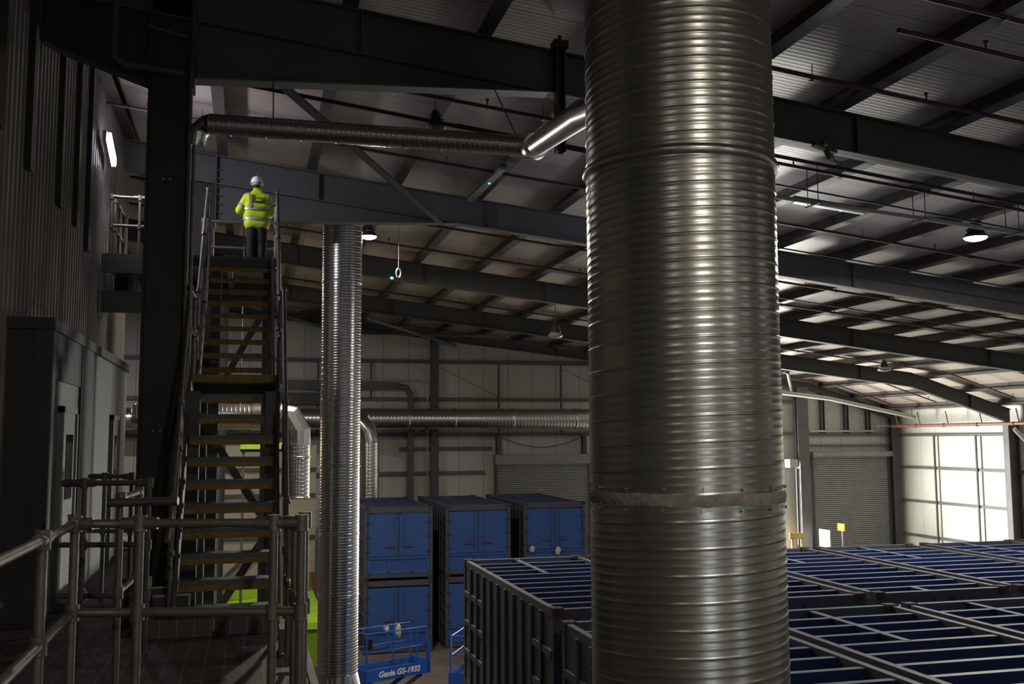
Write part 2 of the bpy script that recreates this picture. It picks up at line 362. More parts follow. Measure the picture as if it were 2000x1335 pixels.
# ------------------------------------------------------------------ portal frames
FY = [12.5, 20.6, 28.6, 36.1]
def rafter(y, x0, x1, lab, hx, hz0, depth=.6, m='steel', kink=True):
    r = thing('portal_rafter', lab, 'roof beam', (x0, y, ROOF(x0)-depth))
    pts = [x0]+([26.8] if x1 > 26.8 else [])+[x1]
    web, tf, bf = MB(), MB(), MB()
    for a, b in zip(pts, pts[1:]):
        za, zb = ROOF(a), ROOF(b)
        web.hexa([(a,y-.012,za-depth),(b,y-.012,zb-depth),(b,y+.012,zb-depth),(a,y+.012,za-depth)], [(a,y-.012,za),(b,y-.012,zb),(b,y+.012,zb),(a,y+.012,za)])
        tf.hexa([(a,y-.12,za-.022),(b,y-.12,zb-.022),(b,y+.12,zb-.022),(a,y+.12,za-.022)], [(a,y-.12,za),(b,y-.12,zb),(b,y+.12,zb),(a,y+.12,za)])
        bf.hexa([(a,y-.12,za-depth),(b,y-.12,zb-depth),(b,y+.12,zb-depth),(a,y+.12,za-depth)], [(a,y-.12,za-depth+.022),(b,y-.12,zb-depth+.022),(b,y+.12,zb-depth+.022),(a,y+.12,za-depth+.022)])
    part('web', web, m, r); part('top_flange', tf, m, r); part('bottom_flange', bf, m, r)
    if hx:
        a, b = -.74, hx; za, zb = hz0, ROOF(hx)-depth
        za2 = ROOF(a)-depth; kz = za+ (zb-za)*.93
        h = MB(); h.prism([(a, za), (b-.35, kz), (b, zb+.02), (a, za2)], y-.012, y+.012)
        part('haunch', h, m, r)
        f = MB(); f.hexa([(a,y-.12,za-.022),(b-.35,y-.12,kz-.022),(b-.35,y+.12,kz-.022),(a,y+.12,za-.022)], [(a,y-.12,za),(b-.35,y-.12,kz),(b-.35,y+.12,kz),(a,y+.12,za)])
        f.hexa([(b-.35,y-.12,kz-.022),(b+.1,y-.12,zb-.02),(b+.1,y+.12,zb-.02),(b-.35,y+.12,kz-.022)], [(b-.35,y-.12,kz),(b+.1,y-.12,zb),(b+.1,y+.12,zb),(b-.35,y+.12,kz)])
        part('haunch_flange', f, 'steel_blue', r)
        part('end_plate', MB().box((a-.02, y-.14, za-.15), (a+.02, y+.14, ROOF(a))), m, r)
        for k in range(7):
            part('bolt', MB().lathe([(.0, -.165), (.018, -.165), (.018, -.14)], (-.68, y, za+.0+k*.17), 6, 'Y'), 'steel_blue', r)
    x = 1.3
    while x < x1-1:
        zt, zb = ROOF(x), ROOF(x)-depth
        part('stiffener', MB().box((x-.008, y-.115, zb+.02), (x+.008, y-.012, zt-.03)), m, r)
        x += 3.6 if x < 8 else 5.3
    return r
rafter(FY[0], -13.9, 31.7, 'nearest dark steel roof beam crossing the top of the picture', 3.7, 11.85)
rafter(FY[1], -13.9, 31.7, 'grey steel roof beam behind the worker, second from the camera', 4.1, 11.82, m='steel_blue')
rafter(FY[2], -13.9, 31.7, 'third steel roof beam from the camera, above the hanging green-lit ring', None, 0)
rafter(FY[3], -13.9, 31.7, 'fourth steel roof beam, seen bending down toward the bright side wall', None, 0)
rafter(Y1-.25, -13.9, 31.9, 'thin steel roof beam fixed along the top of the far wall', None, 0, .32)
def column(y, lab, z1):
    r = thing('portal_column', lab, 'column', (-1.0, y, 0))
    part('web', MB().box((-1.22, y-.012, 0), (-.78, y+.012, z1)), 'steel_black', r)
    part('flange', MB().box((-1.25, y-.16, 0), (-1.22, y+.16, z1)), 'steel_black', r)
    part('flange', MB().box((-.78, y-.16, 0), (-.75, y+.16, z1)), 'steel_black', r)
    return r
c0 = column(FY[0], 'massive dark steel column left of the stairs', ROOF(-1)-.0)
part('casing', MB().box((-1.215, 12.36, 5.6), (-.785, 12.4, 11.9)), 'steel_black', c0)
for x, z in ((-1.05, 10.55), (-.97, 10.55), (-1.08, 7.55), (-1.0, 7.55)):
    part('bolt', MB().lathe([(0, -.03), (.014, -.03), (.014, 0)], (x, 12.36, z), 8, 'Y'), 'refl', c0)
column(FY[1], 'dark steel column under the second roof beam, behind the upper landing', ROOF(-1)-.6)
column(FY[2], 'dark steel column under the third roof beam, seen through the stair treads', ROOF(-1)-.6)
column(FY[3], 'far dark steel column under the fourth roof beam, seen through the stair treads', ROOF(-1)-.6)
# haunch on the left side of the nearest column
hb = MB().prism([(-1.26, 11.75), (-1.26, ROOF(-1.26)-.6), (-6, ROOF(-6)-.6), (-3.2, 12.6), (-2.3, 12.1)], 12.49, 12.51)
hb.hexa([(-2.3,12.38,12.08),(-1.26,12.38,11.73),(-1.26,12.62,11.73),(-2.3,12.62,12.08)], [(-2.3,12.38,12.1),(-1.26,12.38,11.75),(-1.26,12.62,11.75),(-2.3,12.62,12.1)])
hb.hexa([(-3.2,12.38,12.58),(-2.3,12.38,12.08),(-2.3,12.62,12.08),(-3.2,12.62,12.58)], [(-3.2,12.38,12.6),(-2.3,12.38,12.1),(-2.3,12.62,12.1),(-3.2,12.62,12.6)])
single('haunch_bracket', hb, 'steel_black', 'black tapering steel bracket joining the big column to the beam on its left', 'bracket')

# purlins
px = []; x = -.6-1.76*6
while x < 31.9: px.append(x); x += 1.76
for i, x in enumerate(px):
    z = ROOF(x); mb = MB()
    sl = -.111 if x < 26.8 else -.31
    prof = [(-.075, 0), (.0, 0), (.0, SKIN), (.075, SKIN), (.075, SKIN-.006), (.006, SKIN-.006), (.006, -.006), (-.075, -.006)]
    prof = [(x+a, z+b+sl*a) for a, b in prof]
    mb.prism([(a, b+.006) for a, b in prof], -6, Y1-.02)
    mb.hexa([(x-.11,-6,z+.002-sl*.11),(x+.09,-6,z+.002+sl*.09),(x+.09,Y1-.02,z+.002+sl*.09),(x-.11,Y1-.02,z+.002-sl*.11)], [(x-.11,-6,z+.03-sl*.11),(x+.09,-6,z+.03+sl*.09),(x+.09,Y1-.02,z+.03+sl*.09),(x-.11,Y1-.02,z+.03-sl*.11)])
    k = i-6
    far = ('directly above the big dark column' if k == 0 else
           '%s to the right of the big dark column' % ORD[k-1] if k > 0 else '%s to the left of the big dark column' % ORD[-k-1])
    single('roof_purlin', mb, 'purlin', 'brownish steel purlin under the roof, '+far, 'purlin')

# ------------------------------------------------------------------ sprinkler pipes across the roof
def sprinkler(y, drop, x0, x1, lab, r=.03):
    t = thing('sprinkler_pipe', lab, 'pipe', (x0, y, ROOF(x0)-drop))
    P = [(x, y, ROOF(x)-drop) for x in ([x0]+([26.8] if x1 > 26.8 > x0 else [])+[x1])]
    part('pipe_run', MB().tube(P, r, 10), 'redpipe', t)
    x = x0+1.2
    while x < x1:
        part('sprinkler_head', MB().tube([(x, y, ROOF(x)-drop+r*.5), (x, y, ROOF(x)-drop+.12)], .012, 6).lathe([(.012, .09), (.03, .11), (.03, .125), (0, .13)], (x, y, ROOF(x)-drop), 8), 'redpipe', t)
        part('hanger', MB().tube([(x+.9, y, ROOF(x+.9)-drop), (x+.9, y, ROOF(x+.9)+.05)], .007, 5).box((x+.87, y-.045, ROOF(x+.9)-drop-.045), (x+.93, y+.045, ROOF(x+.9)-drop-.035)), 'steel', t)
        x += 2.64
    return t
sp = [(9.64, .14, 7.2, 30, 'red sprinkler pipe with a capped end at the top right corner'),
      (8.9, .12, -2, 30, 'red sprinkler pipe above the nearest roof beam, at the top edge of the picture'),
      (11.3, .12, 5, 30, 'red sprinkler pipe just in front of the nearest roof beam on the right'),
      (14.6, .14, -3, 30, 'red sprinkler pipe first behind the nearest roof beam'),
      (17.9, .14, -3, 30, 'red sprinkler pipe midway between the nearest roof beam and the grey second beam'),
      (23.0, .14, -3, 30, 'red sprinkler pipe first behind the grey second roof beam'),
      (25.8, .14, -3, 30, 'red sprinkler pipe midway between the second and third roof beams'),
      (30.6, .14, -3, 30, 'red sprinkler pipe first behind the third roof beam'),
      (33.8, .14, -3, 30, 'red sprinkler pipe midway between the third and fourth roof beams'),
      (38.6, .14, 2, 30, 'red sprinkler pipe first behind the fourth roof beam'),
      (41.8, .14, 2, 30, 'red sprinkler pipe nearest the far wall')]
for a in sp: sprinkler(*a)
t = thing('sprinkler_main', 'thick salmon-red pipe running along the top of the bright side wall', 'pipe', (31.4, 40, 7.95))
part('pipe_run', MB().tube([(31.28, 43.8, 7.95), (31.28, 29, 7.98)], .075, 14), 'salmon', t)
for y in (43.5, 41.8, 39.8, 37.6, 35.4):
    part('coupling', MB().lathe([(.075, -.05), (.095, -.05), (.095, .05), (.075, .05)], (31.28, y, 7.955), 14, 'Y'), 'salmon', t)
    part('riser', MB().tube([(31.28, y-.3, 7.98), (31.15, y-.3, 8.6)], .03, 8), 'salmon', t)
# dark conduit under the nearest beam on the right, and pale lagged pipe
t = thing('lagged_pipe', 'pale rope-textured pipe hanging under the roof right of the big duct', 'pipe', (6.0, 13.9, 11))
L0, L1 = Vector((5.6, 13.6, 11.33)), Vector((17.5, 14.2, 10.58-.0))
part('pipe_run', MB().tube([L0, L1], .035, 10), 'whitepipe', t)
for k in (.25, .42, .58, .74, .9):
    p = L0.lerp(L1, k)
    part('hanger', MB().tube([p+Vector((0,-.15,-.03)), p+Vector((0,-.15,.6))], .008, 5).tube([p+Vector((0,.15,-.03)), p+Vector((0,.15,.6))], .008, 5).beam(p+Vector((0,-.2,-.045)), p+Vector((0,.2,-.045)), .04, .025), 'steel', t)
single('conduit', MB().tube([(5.5, 12.78, ROOF(5.5)-.72), (13, 12.78, ROOF(13)-.72), (20, 12.78, ROOF(20)-.72)], .03, 8), 'steel_black',
       'black conduit running just under the nearest roof beam on the right', 'conduit')
for (y, x0, x1, dz, lab) in ((15.6, 3.2, 18, .16, 'thin dark conduit midway between the nearest and second roof beams'),
                        (19.2, 9, 22, .3, 'thin dark cable conduit just ahead of the grey second beam on the right'),
                        (24.2, 9, 24, .3, 'thin dark cable conduit behind the grey second beam on the right')):
    single('conduit', MB().tube([(x0, y, ROOF(x0)-dz), (x1, y, ROOF(x1)-dz)], .018, 6), 'steel_black', lab, 'conduit')
# diagonal bracing
single('diagonal_brace', MB().tube([(.3, 12.66, 11.96), (3.85, 20.5, 12.0)], .06, 12), 'matte',
       'grey tubular brace slanting from the nearest beam to the grey second beam', 'brace')
single('tie_rod', MB().tube([(-.5, 14, 12.42), (6, 14, 11.64)], .03, 8), 'matte',
       'long thin grey tube behind the nearest beam, crossing above the slender duct', 'tie rod')
for a, b, lab in (((4.2, 36.6, 11.85), (9, 44, 11.6), 'far roof brace tube slanting right beneath the far ceiling'),
                  ((9.5, 36.6, 11.3), (4.5, 44, 12.1), 'far roof brace tube slanting left beneath the far ceiling'),
                  ((-.8, 36.6, 12.4), (3.5, 44, 12.2), 'far roof brace tube behind the slim spiral duct'),
                  ((21.5, 36.8, 10.1), (25.9, 44, 9.65), 'pale roof brace tube ending at the grey wall column')):
    single('diagonal_brace', MB().tube([a, b], .07, 10), 'steel_blue', lab, 'brace')
t = thing('lagged_pipe', 'long pale pipe slanting beneath the roof toward the bright side wall', 'pipe', (25, 42, 9.3))
part('pipe_run', MB().tube([(20.5, 42.6, 9.95), (26.6, 41.9, 9.25), (31.0, 41.5, 8.35)], .10, 12), 'whitepipe', t)

# black hanging steel member and clamp at the nearest beam
t = thing('hanging_steel_post', 'black steel post hanging in front of the nearest beam, left of the big duct', 'post', (3.72, 12.2, 10.9))
part('channel', MB().box((3.86, 12.22, 11.2), (3.88, 12.36, 12.7)).box((3.96, 12.22, 11.2), (3.98, 12.36, 12.7)).box((3.86, 12.33, 11.2), (3.98, 12.36, 12.7)), 'steel_black', t)
part('clamp', MB().box((3.82, 12.2, 12.62), (4.02, 12.37, 12.72)).tube([(3.92, 12.28, 12.65), (3.92, 12.28, 12.8)], .03, 8), 'steel_black', t)
t = thing('beam_clamp', 'bolted clamp with hanging cable ends under the nearest beam', 'clamp', (7.95, 12.4, 11.6))
part('jaw', MB().beam((7.75, 12.36, 11.62), (8.1, 12.36, 11.52), .1, .05).beam((7.9, 12.36, 11.68), (8.0, 12.36, 11.42), .06, .05), 'steel', t)
part('bolt', MB().lathe([(0, -.02), (.025, -.02), (.025, .02)], (7.9, 12.3, 11.6), 8, 'Y'), 'refl', t)
part('cable_end', MB().tube([(8.02, 12.34, 11.5), (8.06, 12.34, 11.4), (8.12, 12.34, 11.35)], .008, 6), 'black', t)

# ------------------------------------------------------------------ lamps
def highbay(x, y, z, lab, lit=True, r=.23, power=None, col=(1, .90, .76)):
    t = thing('high_bay_lamp', lab, 'lamp', (x, y, z))
    zr = ROOF(x)
    part('hanger', MB().tube([(x, y, z+.38), (x, y, zr+.0)], .01, 6), 'steel', t)
    fin = MB()
    fin.lathe([(0, .38), (.05, .38), (.07, .34), (.07, .31), (.12, .30), (.12, .26), (.09, .25), (.14, .23), (.14, .19), (.11, .18), (.17, .16), (.17, .1), (.12, .09)], (x, y, z), 20)
    part('heat_sink', fin, 'steel_black', t)
    part('reflector', MB().lathe([(.12, .1), (.16, .1), (r*.85, .04), (r, .0), (r, -.01), (r*.96, -.01), (r*.8, .04)], (x, y, z), 28), 'steel_black' if lit else 'lens_off', t)
    part('lens', MB().lathe([(0, -.075), (r*.45, -.07), (r*.8, -.045), (r*.95, -.012), (r*.9, .02), (0, .03)], (x, y, z), 28), 'lens' if lit else 'lens_off', t)
    if lit:
        area('lamp_light', Vector((0, 0, -.085)), r*1.8, power or LAMP_W, col, (0, 0, -1), parent=t)
    return t
highbay(13.69, 16.25, 11.32, 'lit round high-bay lamp hanging at the right side of the picture', power=620, col=(1, .93, .84))
highbay(2.71, 23.73, 12.3, 'lit round high-bay lamp glowing beside the top of the slim spiral duct', r=.2, power=800, col=(1, .86, .70))
highbay(2.75, 15.1, 12.22, 'unlit dark high-bay lamp above the slender horizontal duct', False, .135)
highbay(9.01, 28.9, 10.55, 'unlit pale high-bay lamp hanging left of the big duct, far back', False)
highbay(23.4, 33.0, 9.98, 'unlit high-bay lamp far back right of the big duct', False, .26)
for x, y, pw, cl_, lab in ((-5, 33.5, 450, (.96, .92, 1), 'lit high-bay lamp beyond the cladding wall, lighting the floor behind the stairs'), (-6, -8, 90, (1, .93, .82), 'added unseen high-bay lamp behind the viewer, far left'),
                       (2.6, -5.5, 400, (1, .93, .80), 'added unseen high-bay lamp behind the viewer, nearest the walkway'), (8.5, -5.0, 90, (1, .95, .85), 'added unseen high-bay lamp behind the viewer, above the middle'),
                       (15.5, -4.5, 60, (.9, .93, 1), 'added unseen high-bay lamp behind the viewer, far to the right'), (15, 3.5, 20, (.9, .93, 1), 'added unseen high-bay lamp right of the viewer'),
                       (22, 6, 40, (.9, .93, 1), 'added unseen high-bay lamp near the side wall right of the viewer'), (24, 22, 60, (.95, .95, 1), 'unseen high-bay lamp near the side wall, beyond the right edge')):
    highbay(x, y, ROOF(x)-.75, lab, True, .23, pw, cl_)  # lamps behind and beside the viewer are unseen, added for highlights and fill
def tube_light(p0, p1, wd, lab, lit, led=None, power=60):
    p0, p1 = Vector(p0), Vector(p1); mid = (p0+p1)/2
    t = thing('tube_light', lab, 'light fitting', mid); d = (p1-p0).normalized()
    side = d.cross(Vector((0,0,1))).normalized()
    part('housing', MB().beam(p0+Vector((0,0,.03)), p1+Vector((0,0,.03)), wd, .06), 'steel' if not lit else 'whitepipe', t)
    part('diffuser', MB().beam(p0+d*.02-Vector((0,0,.02)), p1-d*.02-Vector((0,0,.02)), wd*.9, .05), 'tubelit' if lit else 'lens_off', t)
    if led:
        q = p0.lerp(p1, led); part('indicator', MB().lathe([(0, -.06), (.02, -.055), (.025, -.04)], q, 10), 'greenled', t)
    return t
tube_light((4.42, 20.1, 12.44), (4.45, 17.4, 12.42), .13, 'slim ceiling light fitting with green indicator left of the big duct', False, .6)
tube_light((8.9, 14.9, 11.47), (10.1, 14.6, 11.26), .14, 'slim hanging light fitting with green indicator right of the big duct', False, .66)
# the bright lamp on the left cladding
t = thing('bulkhead_light', 'glaring white tube light on the cladding wall behind the dark column', 'light fitting', (-2.36, 17.3, 12.2))
a, b = Vector((-2.36, 16.95, 12.38)), Vector((-2.36, 17.75, 12.12))
part('housing', MB().beam(a, b, .06, .18), 'whitepipe', t)
part('diffuser', MB().beam(a+Vector((.06,.03,-.01)), b+Vector((.06,-.03,.01)), .07, .14), 'tubelit', t)
area('tube_glow', Vector((.12, 0, 0)), .7, 66, (.90, .87, 1), (1, .22, -.25), 'RECTANGLE', .14, parent=t)
# floodlight above the containers, behind the big duct
t = thing('floodlight', 'floodlight hung behind the big duct, shining up at the ceiling', 'light fitting', (8.6, 17.2, 10.6))
part('housing', MB().box((8.4, 17.1, 10.55), (8.8, 17.35, 10.72)), 'steel_black', t)
part('lens', MB().box((8.43, 17.13, 10.72), (8.77, 17.32, 10.74)), 'tubelit', t)
part('hanger', MB().tube([(8.42, 17.22, 10.6), (8.38, 17.22, ROOF(8.38))], .012, 6).tube([(8.78, 17.22, 10.6), (8.82, 17.22, ROOF(8.82))], .012, 6), 'steel', t)
area('floodlight_glow', Vector((0, .02, .18)), .3, 25, (.78, .82, 1), (.0, .05, 1), 'RECTANGLE', .18, parent=t)
# warm lamp low on the left beyond the stairs
t = thing('wall_lamp', 'warm bulkhead lamp on the left beyond the stairs', 'lamp', (-4.2, 30, 7.2))
part('housing', MB().box((-4.4, 29.9, 7.1), (-4.2, 30.2, 7.35)), 'steel', t)
part('lens', MB().box((-4.2, 29.93, 7.13), (-4.16, 30.17, 7.32)), 'lens', t)
area('wall_lamp_glow', Vector((.1, 0, 0)), .3, 90, (1, .72, .38), (1, .25, -.15), parent=t)
single('lamp_post', MB().tube([(-4.3, 30.05, 0), (-4.3, 30.05, 7.1)], .05, 8), 'steel', 'thin steel post carrying the warm lamp left of the stairs', 'post')
# small bright ring and its green indicator
t = thing('hanging_ring', 'small bright metal ring hanging in front of the third roof beam', 'ring', (3.44, 23.9, 11.43))
ring = []
for k in range(25):
    a = 2*PI*k/24; ring.append((3.46+.055*math.cos(a), 23.9, 11.46+.11*math.sin(a)))
part('hoop', MB().tube(ring, .018, 8), 'galv2', t)
part('indicator', MB().lathe([(0, -.03), (.035, -.02), (.035, .02), (0, .03)], (3.3, 23.9, 11.33), 8), 'greenled', t)
part('cord', MB().tube([(3.46, 23.9, 11.57), (3.46, 23.9, ROOF(3.46))], .006, 5), 'matte', t)

# ------------------------------------------------------------------ spiral ducts
def helix(p0, p1, R, pitch, prof, segs, flip=1):
    """spiral seamed tube from p0 to p1; prof = radial offsets over one pitch"""
    p0, p1 = Vector(p0), Vector(p1); L = (p1-p0).length; d = (p1-p0).normalized()
    a = d.cross(Vector((0,1,0) if abs(d.z) > .9 else (0,0,1))).normalized(); b = d.cross(a)
    m = len(prof); dz = pitch/m; rows = int(L/dz)+m
    vs = []
    for r in range(rows+1):
        for t in range(segs):
            th = 2*PI*t/segs; h = r*dz-pitch+pitch*t/segs; h = min(max(h, 0), L)
            rr = R+prof[r % m]; vs.append(p0+d*h+(a*math.cos(th*flip)+b*math.sin(th*flip))*rr)
    fs = []
    for r in range(rows):
        for t in range(segs):
            if t < segs-1: q = (r*segs+t, r*segs+t+1, (r+1)*segs+t+1, (r+1)*segs+t)
            else:
                if r+1+m > rows: continue
                q = (r*segs+t, (r+m)*segs, (r+1+m)*segs, (r+1)*segs+t)
            fs.append(q if flip > 0 else q[::-1])
    mb = MB(); mb.add(vs, fs, True); return mb
def bumpy(m, seam, ribs, ribh=.0018):
    out = []
    for i in range(m):
        u = i/m; v = 0
        v += seam*math.exp(-((min(u, 1-u))/.035)**2)
        for c in ribs: v += ribh*math.exp(-((u-c)/.06)**2)
        out.append(v)
    return out
BX, BY = 2.41, 5.27
R_BIG = .542
t = thing('spiral_duct', 'huge ribbed galvanised spiral duct rising floor to roof right of centre', 'duct', (BX, BY, 0))
part('duct_shell', helix((BX, BY, 0), (BX, BY, ROOF(BX)+SKIN-.08), R_BIG, .137, bumpy(24, .0045, (.36, .66)), 144), 'galv', t)
def jag(z0, h, dR, seed, amp):
    rd = random.Random(seed); n = 120; vs = []; ph = [rd.uniform(0, 6) for _ in range(6)]
    for lv in range(7):
        for k in range(n):
            th = 2*PI*k/n; e = sum(math.sin(th*(5+4*j)+ph[j]) for j in range(6))*amp/6
            u = lv/6; z = z0+(u-.5)*h+(e+rd.uniform(-amp, amp)*.3)*(1 if abs(u-.5) > .3 else .3)
            rr = R_BIG+.002+dR*math.sin(PI*u)*(1+.25*math.sin(th*17+ph[lv % 6]))
            vs.append((BX+rr*math.cos(th), BY+rr*math.sin(th), z))
    return MB().add(vs, [(l*n+k, l*n+(k+1) % n, (l+1)*n+(k+1) % n, (l+1)*n+k) for l in range(6) for k in range(n)], True)
part('sealant_band', jag(7.125, .065, .008, 3, .008), 'sealant', t, 'smeared brown sealant joint')
part('joint_band', MB().lathe([(R_BIG, -.03), (R_BIG+.016, -.022), (R_BIG+.024, 0), (R_BIG+.016, .022), (R_BIG, .03)], (BX, BY, 8.98), 96), 'galv2', t)
for z in (7.07, 7.18):
    for k in range(16):
        th = 2*PI*k/16+.12+(.02 if z > 7.1 else 0); c = Vector((BX+math.cos(th)*(R_BIG+.003), BY+math.sin(th)*(R_BIG+.003), z)); d = Vector((math.cos(th), math.sin(th), 0))
        part('screw', MB().tube([c, c+d*.006], .011, 10).tube([c+d*.006, c+d*.014], .007, 6), 'galv2', t)

# slim vertical duct
SX, SY, RS = 1.955, 22.25, .435
t = thing('spiral_duct', 'slim shiny spiral duct standing between the stairs and blue containers', 'duct', (SX, SY, 0))
part('duct_shell', helix((SX, SY, 2.45), (SX, SY, ROOF(SX)+SKIN-.06), RS, .121, bumpy(12, .009, (.5,), .005), 64), 'galv_fine', t)
for z in (10.9, 6.85, 5.4, 4.1, 8.3):
    part('joint_band', MB().lathe([(RS, -.025), (RS+.015, 0), (RS, .025)], (SX, SY, z), 48), 'galv2', t)
hp = MB(); n = 32; vs = []
for k in range(n):
    a = 2*PI*(k+.5)/n; vs.append((SX+RS*math.cos(a), SY+RS*math.sin(a), 2.45))
for k in range(n):
    a = 2*PI*(k+.5)/n; c, s_ = math.cos(a), math.sin(a); m_ = max(abs(c), abs(s_)); vs.append((SX+.62*c/m_, SY+.62*s_/m_, 1.55))
hp.add(vs, [(k+n, (k+1) % n+n, (k+1) % n, k) for k in range(n)])
hp.box((SX-.62, SY-.62, 0), (SX+.62, SY+.62, 1.55))
part('square_transition', hp, 'galv2', t)
part('roof_collar', MB().lathe([(RS+.01, -.12), (RS+.22, -.1), (RS+.24, 0), (RS+.02, .06)], (SX, SY, ROOF(SX)+.16), 40), 'galv2', t)

def seg_elbow(pts, R, n=32):
    return MB().tube(pts, R, n, cap=False)
# long horizontal duct along the far wall
t = thing('spiral_duct', 'long horizontal spiral duct crossing in front of the far wall', 'duct', (8, 41.5, 8.1))
part('duct_shell', helix((-6, 42.5, 8.28), (22, 42.5, 8.28), .45, .15, bumpy(8, .012, (.5,)), 40), 'galv_fine', t)
for x in (-2, 1.2, 4.9, 6.6, 8.6, 11.2, 14.1, 15.9, 18.5, 21.5): part('joint_band', MB().lathe([(.45, -.05), (.485, -.02), (.485, .02), (.45, .05)], (x, 42.5, 8.28), 40, 'X'), 'galv2', t)
for x in (-1, 7.4, 17): part('wall_bracket', MB().box((x-.05, 42.3, 7.72), (x+.05, 44.1, 7.80)).box((x-.04, 42.45, 7.7), (x+.04, 42.55, 7.85)), 'steel', t)
t = thing('duct_elbow', 'brownish duct bend dropping behind the slim duct toward the leftmost blue container', 'duct', (4.6, 39.5, 0))
part('bend', seg_elbow([(3.0, 42.45, 8.28), (3.9, 42.3, 8.28), (4.45, 42.15, 8.2), (4.82, 42.1, 7.8), (4.93, 42.1, 7.3)], .40), 'galv_fine', t)
part('duct_shell', helix((4.93, 42.1, .1), (4.93, 42.1, 7.3), .40, .14, bumpy(8, .007, (.5,)), 36), 'galv_fine', t)
part('base', MB().lathe([(.40, .1), (.5, .1), (.5, 0), (0, 0)], (4.93, 42.1, 0), 24), 'galv2', t)
# near shiny elbow
t = thing('duct_elbow', 'bright silver duct bend right of the stairs ending in an open pipe', 'duct', (1.05, 24.6, 6.05))
part('duct_shell', helix((-2.6, 24.6, 7.98), (.15, 24.6, 7.98), .30, .1, bumpy(8, .010, (.5,)), 40), 'galv_fine', t)
part('sleeve', MB().lathe([(.32, -.02), (.315, .7)], (.1, 24.6, 7.98), 40, 'X'), 'galv2', t)
def mitre(pts, R, n=12):
    mb = MB().tube(pts, R, n, cap=False); mb.sm = [False]*len(mb.f); return mb
part('bend', mitre([(.75, 24.6, 7.98), (.92, 24.6, 7.98), (1.13, 24.6, 7.62), (1.13, 24.6, 7.3)], .33), 'galv2', t)
part('downpipe', helix((1.13, 24.6, 6.04), (1.13, 24.6, 7.32), .32, .09, bumpy(8, .010, (.5,)), 40), 'galv_fine', t)
part('joint_band', MB().lathe([(.32, -.02), (.35, 0), (.32, .02)], (1.13, 24.6, 7.02), 40).lathe([(.32, -.02), (.345, 0), (.32, .02)], (1.13, 24.6, 6.06), 40), 'galv2', t)
for x in (-.2, -1.4): part('hanger_rod', MB().tube([(x, 24.6, 8.27), (x, 24.6, ROOF(x)+.2)], .015, 8), 'steel', t)
# small horizontal duct near the roof
t = thing('small_duct', 'slender silver duct running from the dark column to the big duct under the roof', 'duct', (1.2, 11.4, 11))
A = Vector((-.52, 12.2, 11.22)); B = Vector((3.14, 11.2, 10.92)); Cc = Vector((BX+.1, BY+R_BIG+.3, 10.0))
RA = .125
part('elbow', MB().tube([(-.68, 12.26, 10.95), (-.66, 12.25, 11.12), (-.55, 12.22, 11.22), A], RA*.95, 20), 'galv2', t)
part('duct_shell', helix(A, B, RA, .12, bumpy(8, .0035, (.5,)), 32), 'galv_fine', t)
dd = (B-A).normalized()
for k in range(9):
    p = A.lerp(B, (k+.6)/9); part('joint_band', MB().tube([p-dd*.012, p+dd*.012], RA+.007, 28), 'galv2', t)
# elbow and short branch turning toward the big duct
D1 = Vector((2.62, 7.6, 10.12)); D0 = Vector((3.06, 10.5, 10.72))
part('elbow', MB().tube([B, B+dd*.12+Vector((0,0,-.02)), D0+(D0-D1).normalized()*.25, D0], RA+.012, 20), 'galv2', t)
part('branch', MB().tube([D0, D1, Vector((BX+.08, BY+.45, 9.70))], RA-.008, 28), 'galv2', t)
e = (D1-D0).normalized()
part('joint_band', MB().tube([D0-e*.03, D0+e*.03], RA+.02, 28), 'galv2', t)
for p, x in ((A.lerp(B, .2), 0), (A.lerp(B, .97), 0)):
    part('hanger', MB().tube([p+Vector((0,0,RA)), Vector((p.x, 12.42, 11.93+.055*p.x))], .009, 5), 'steel', t)

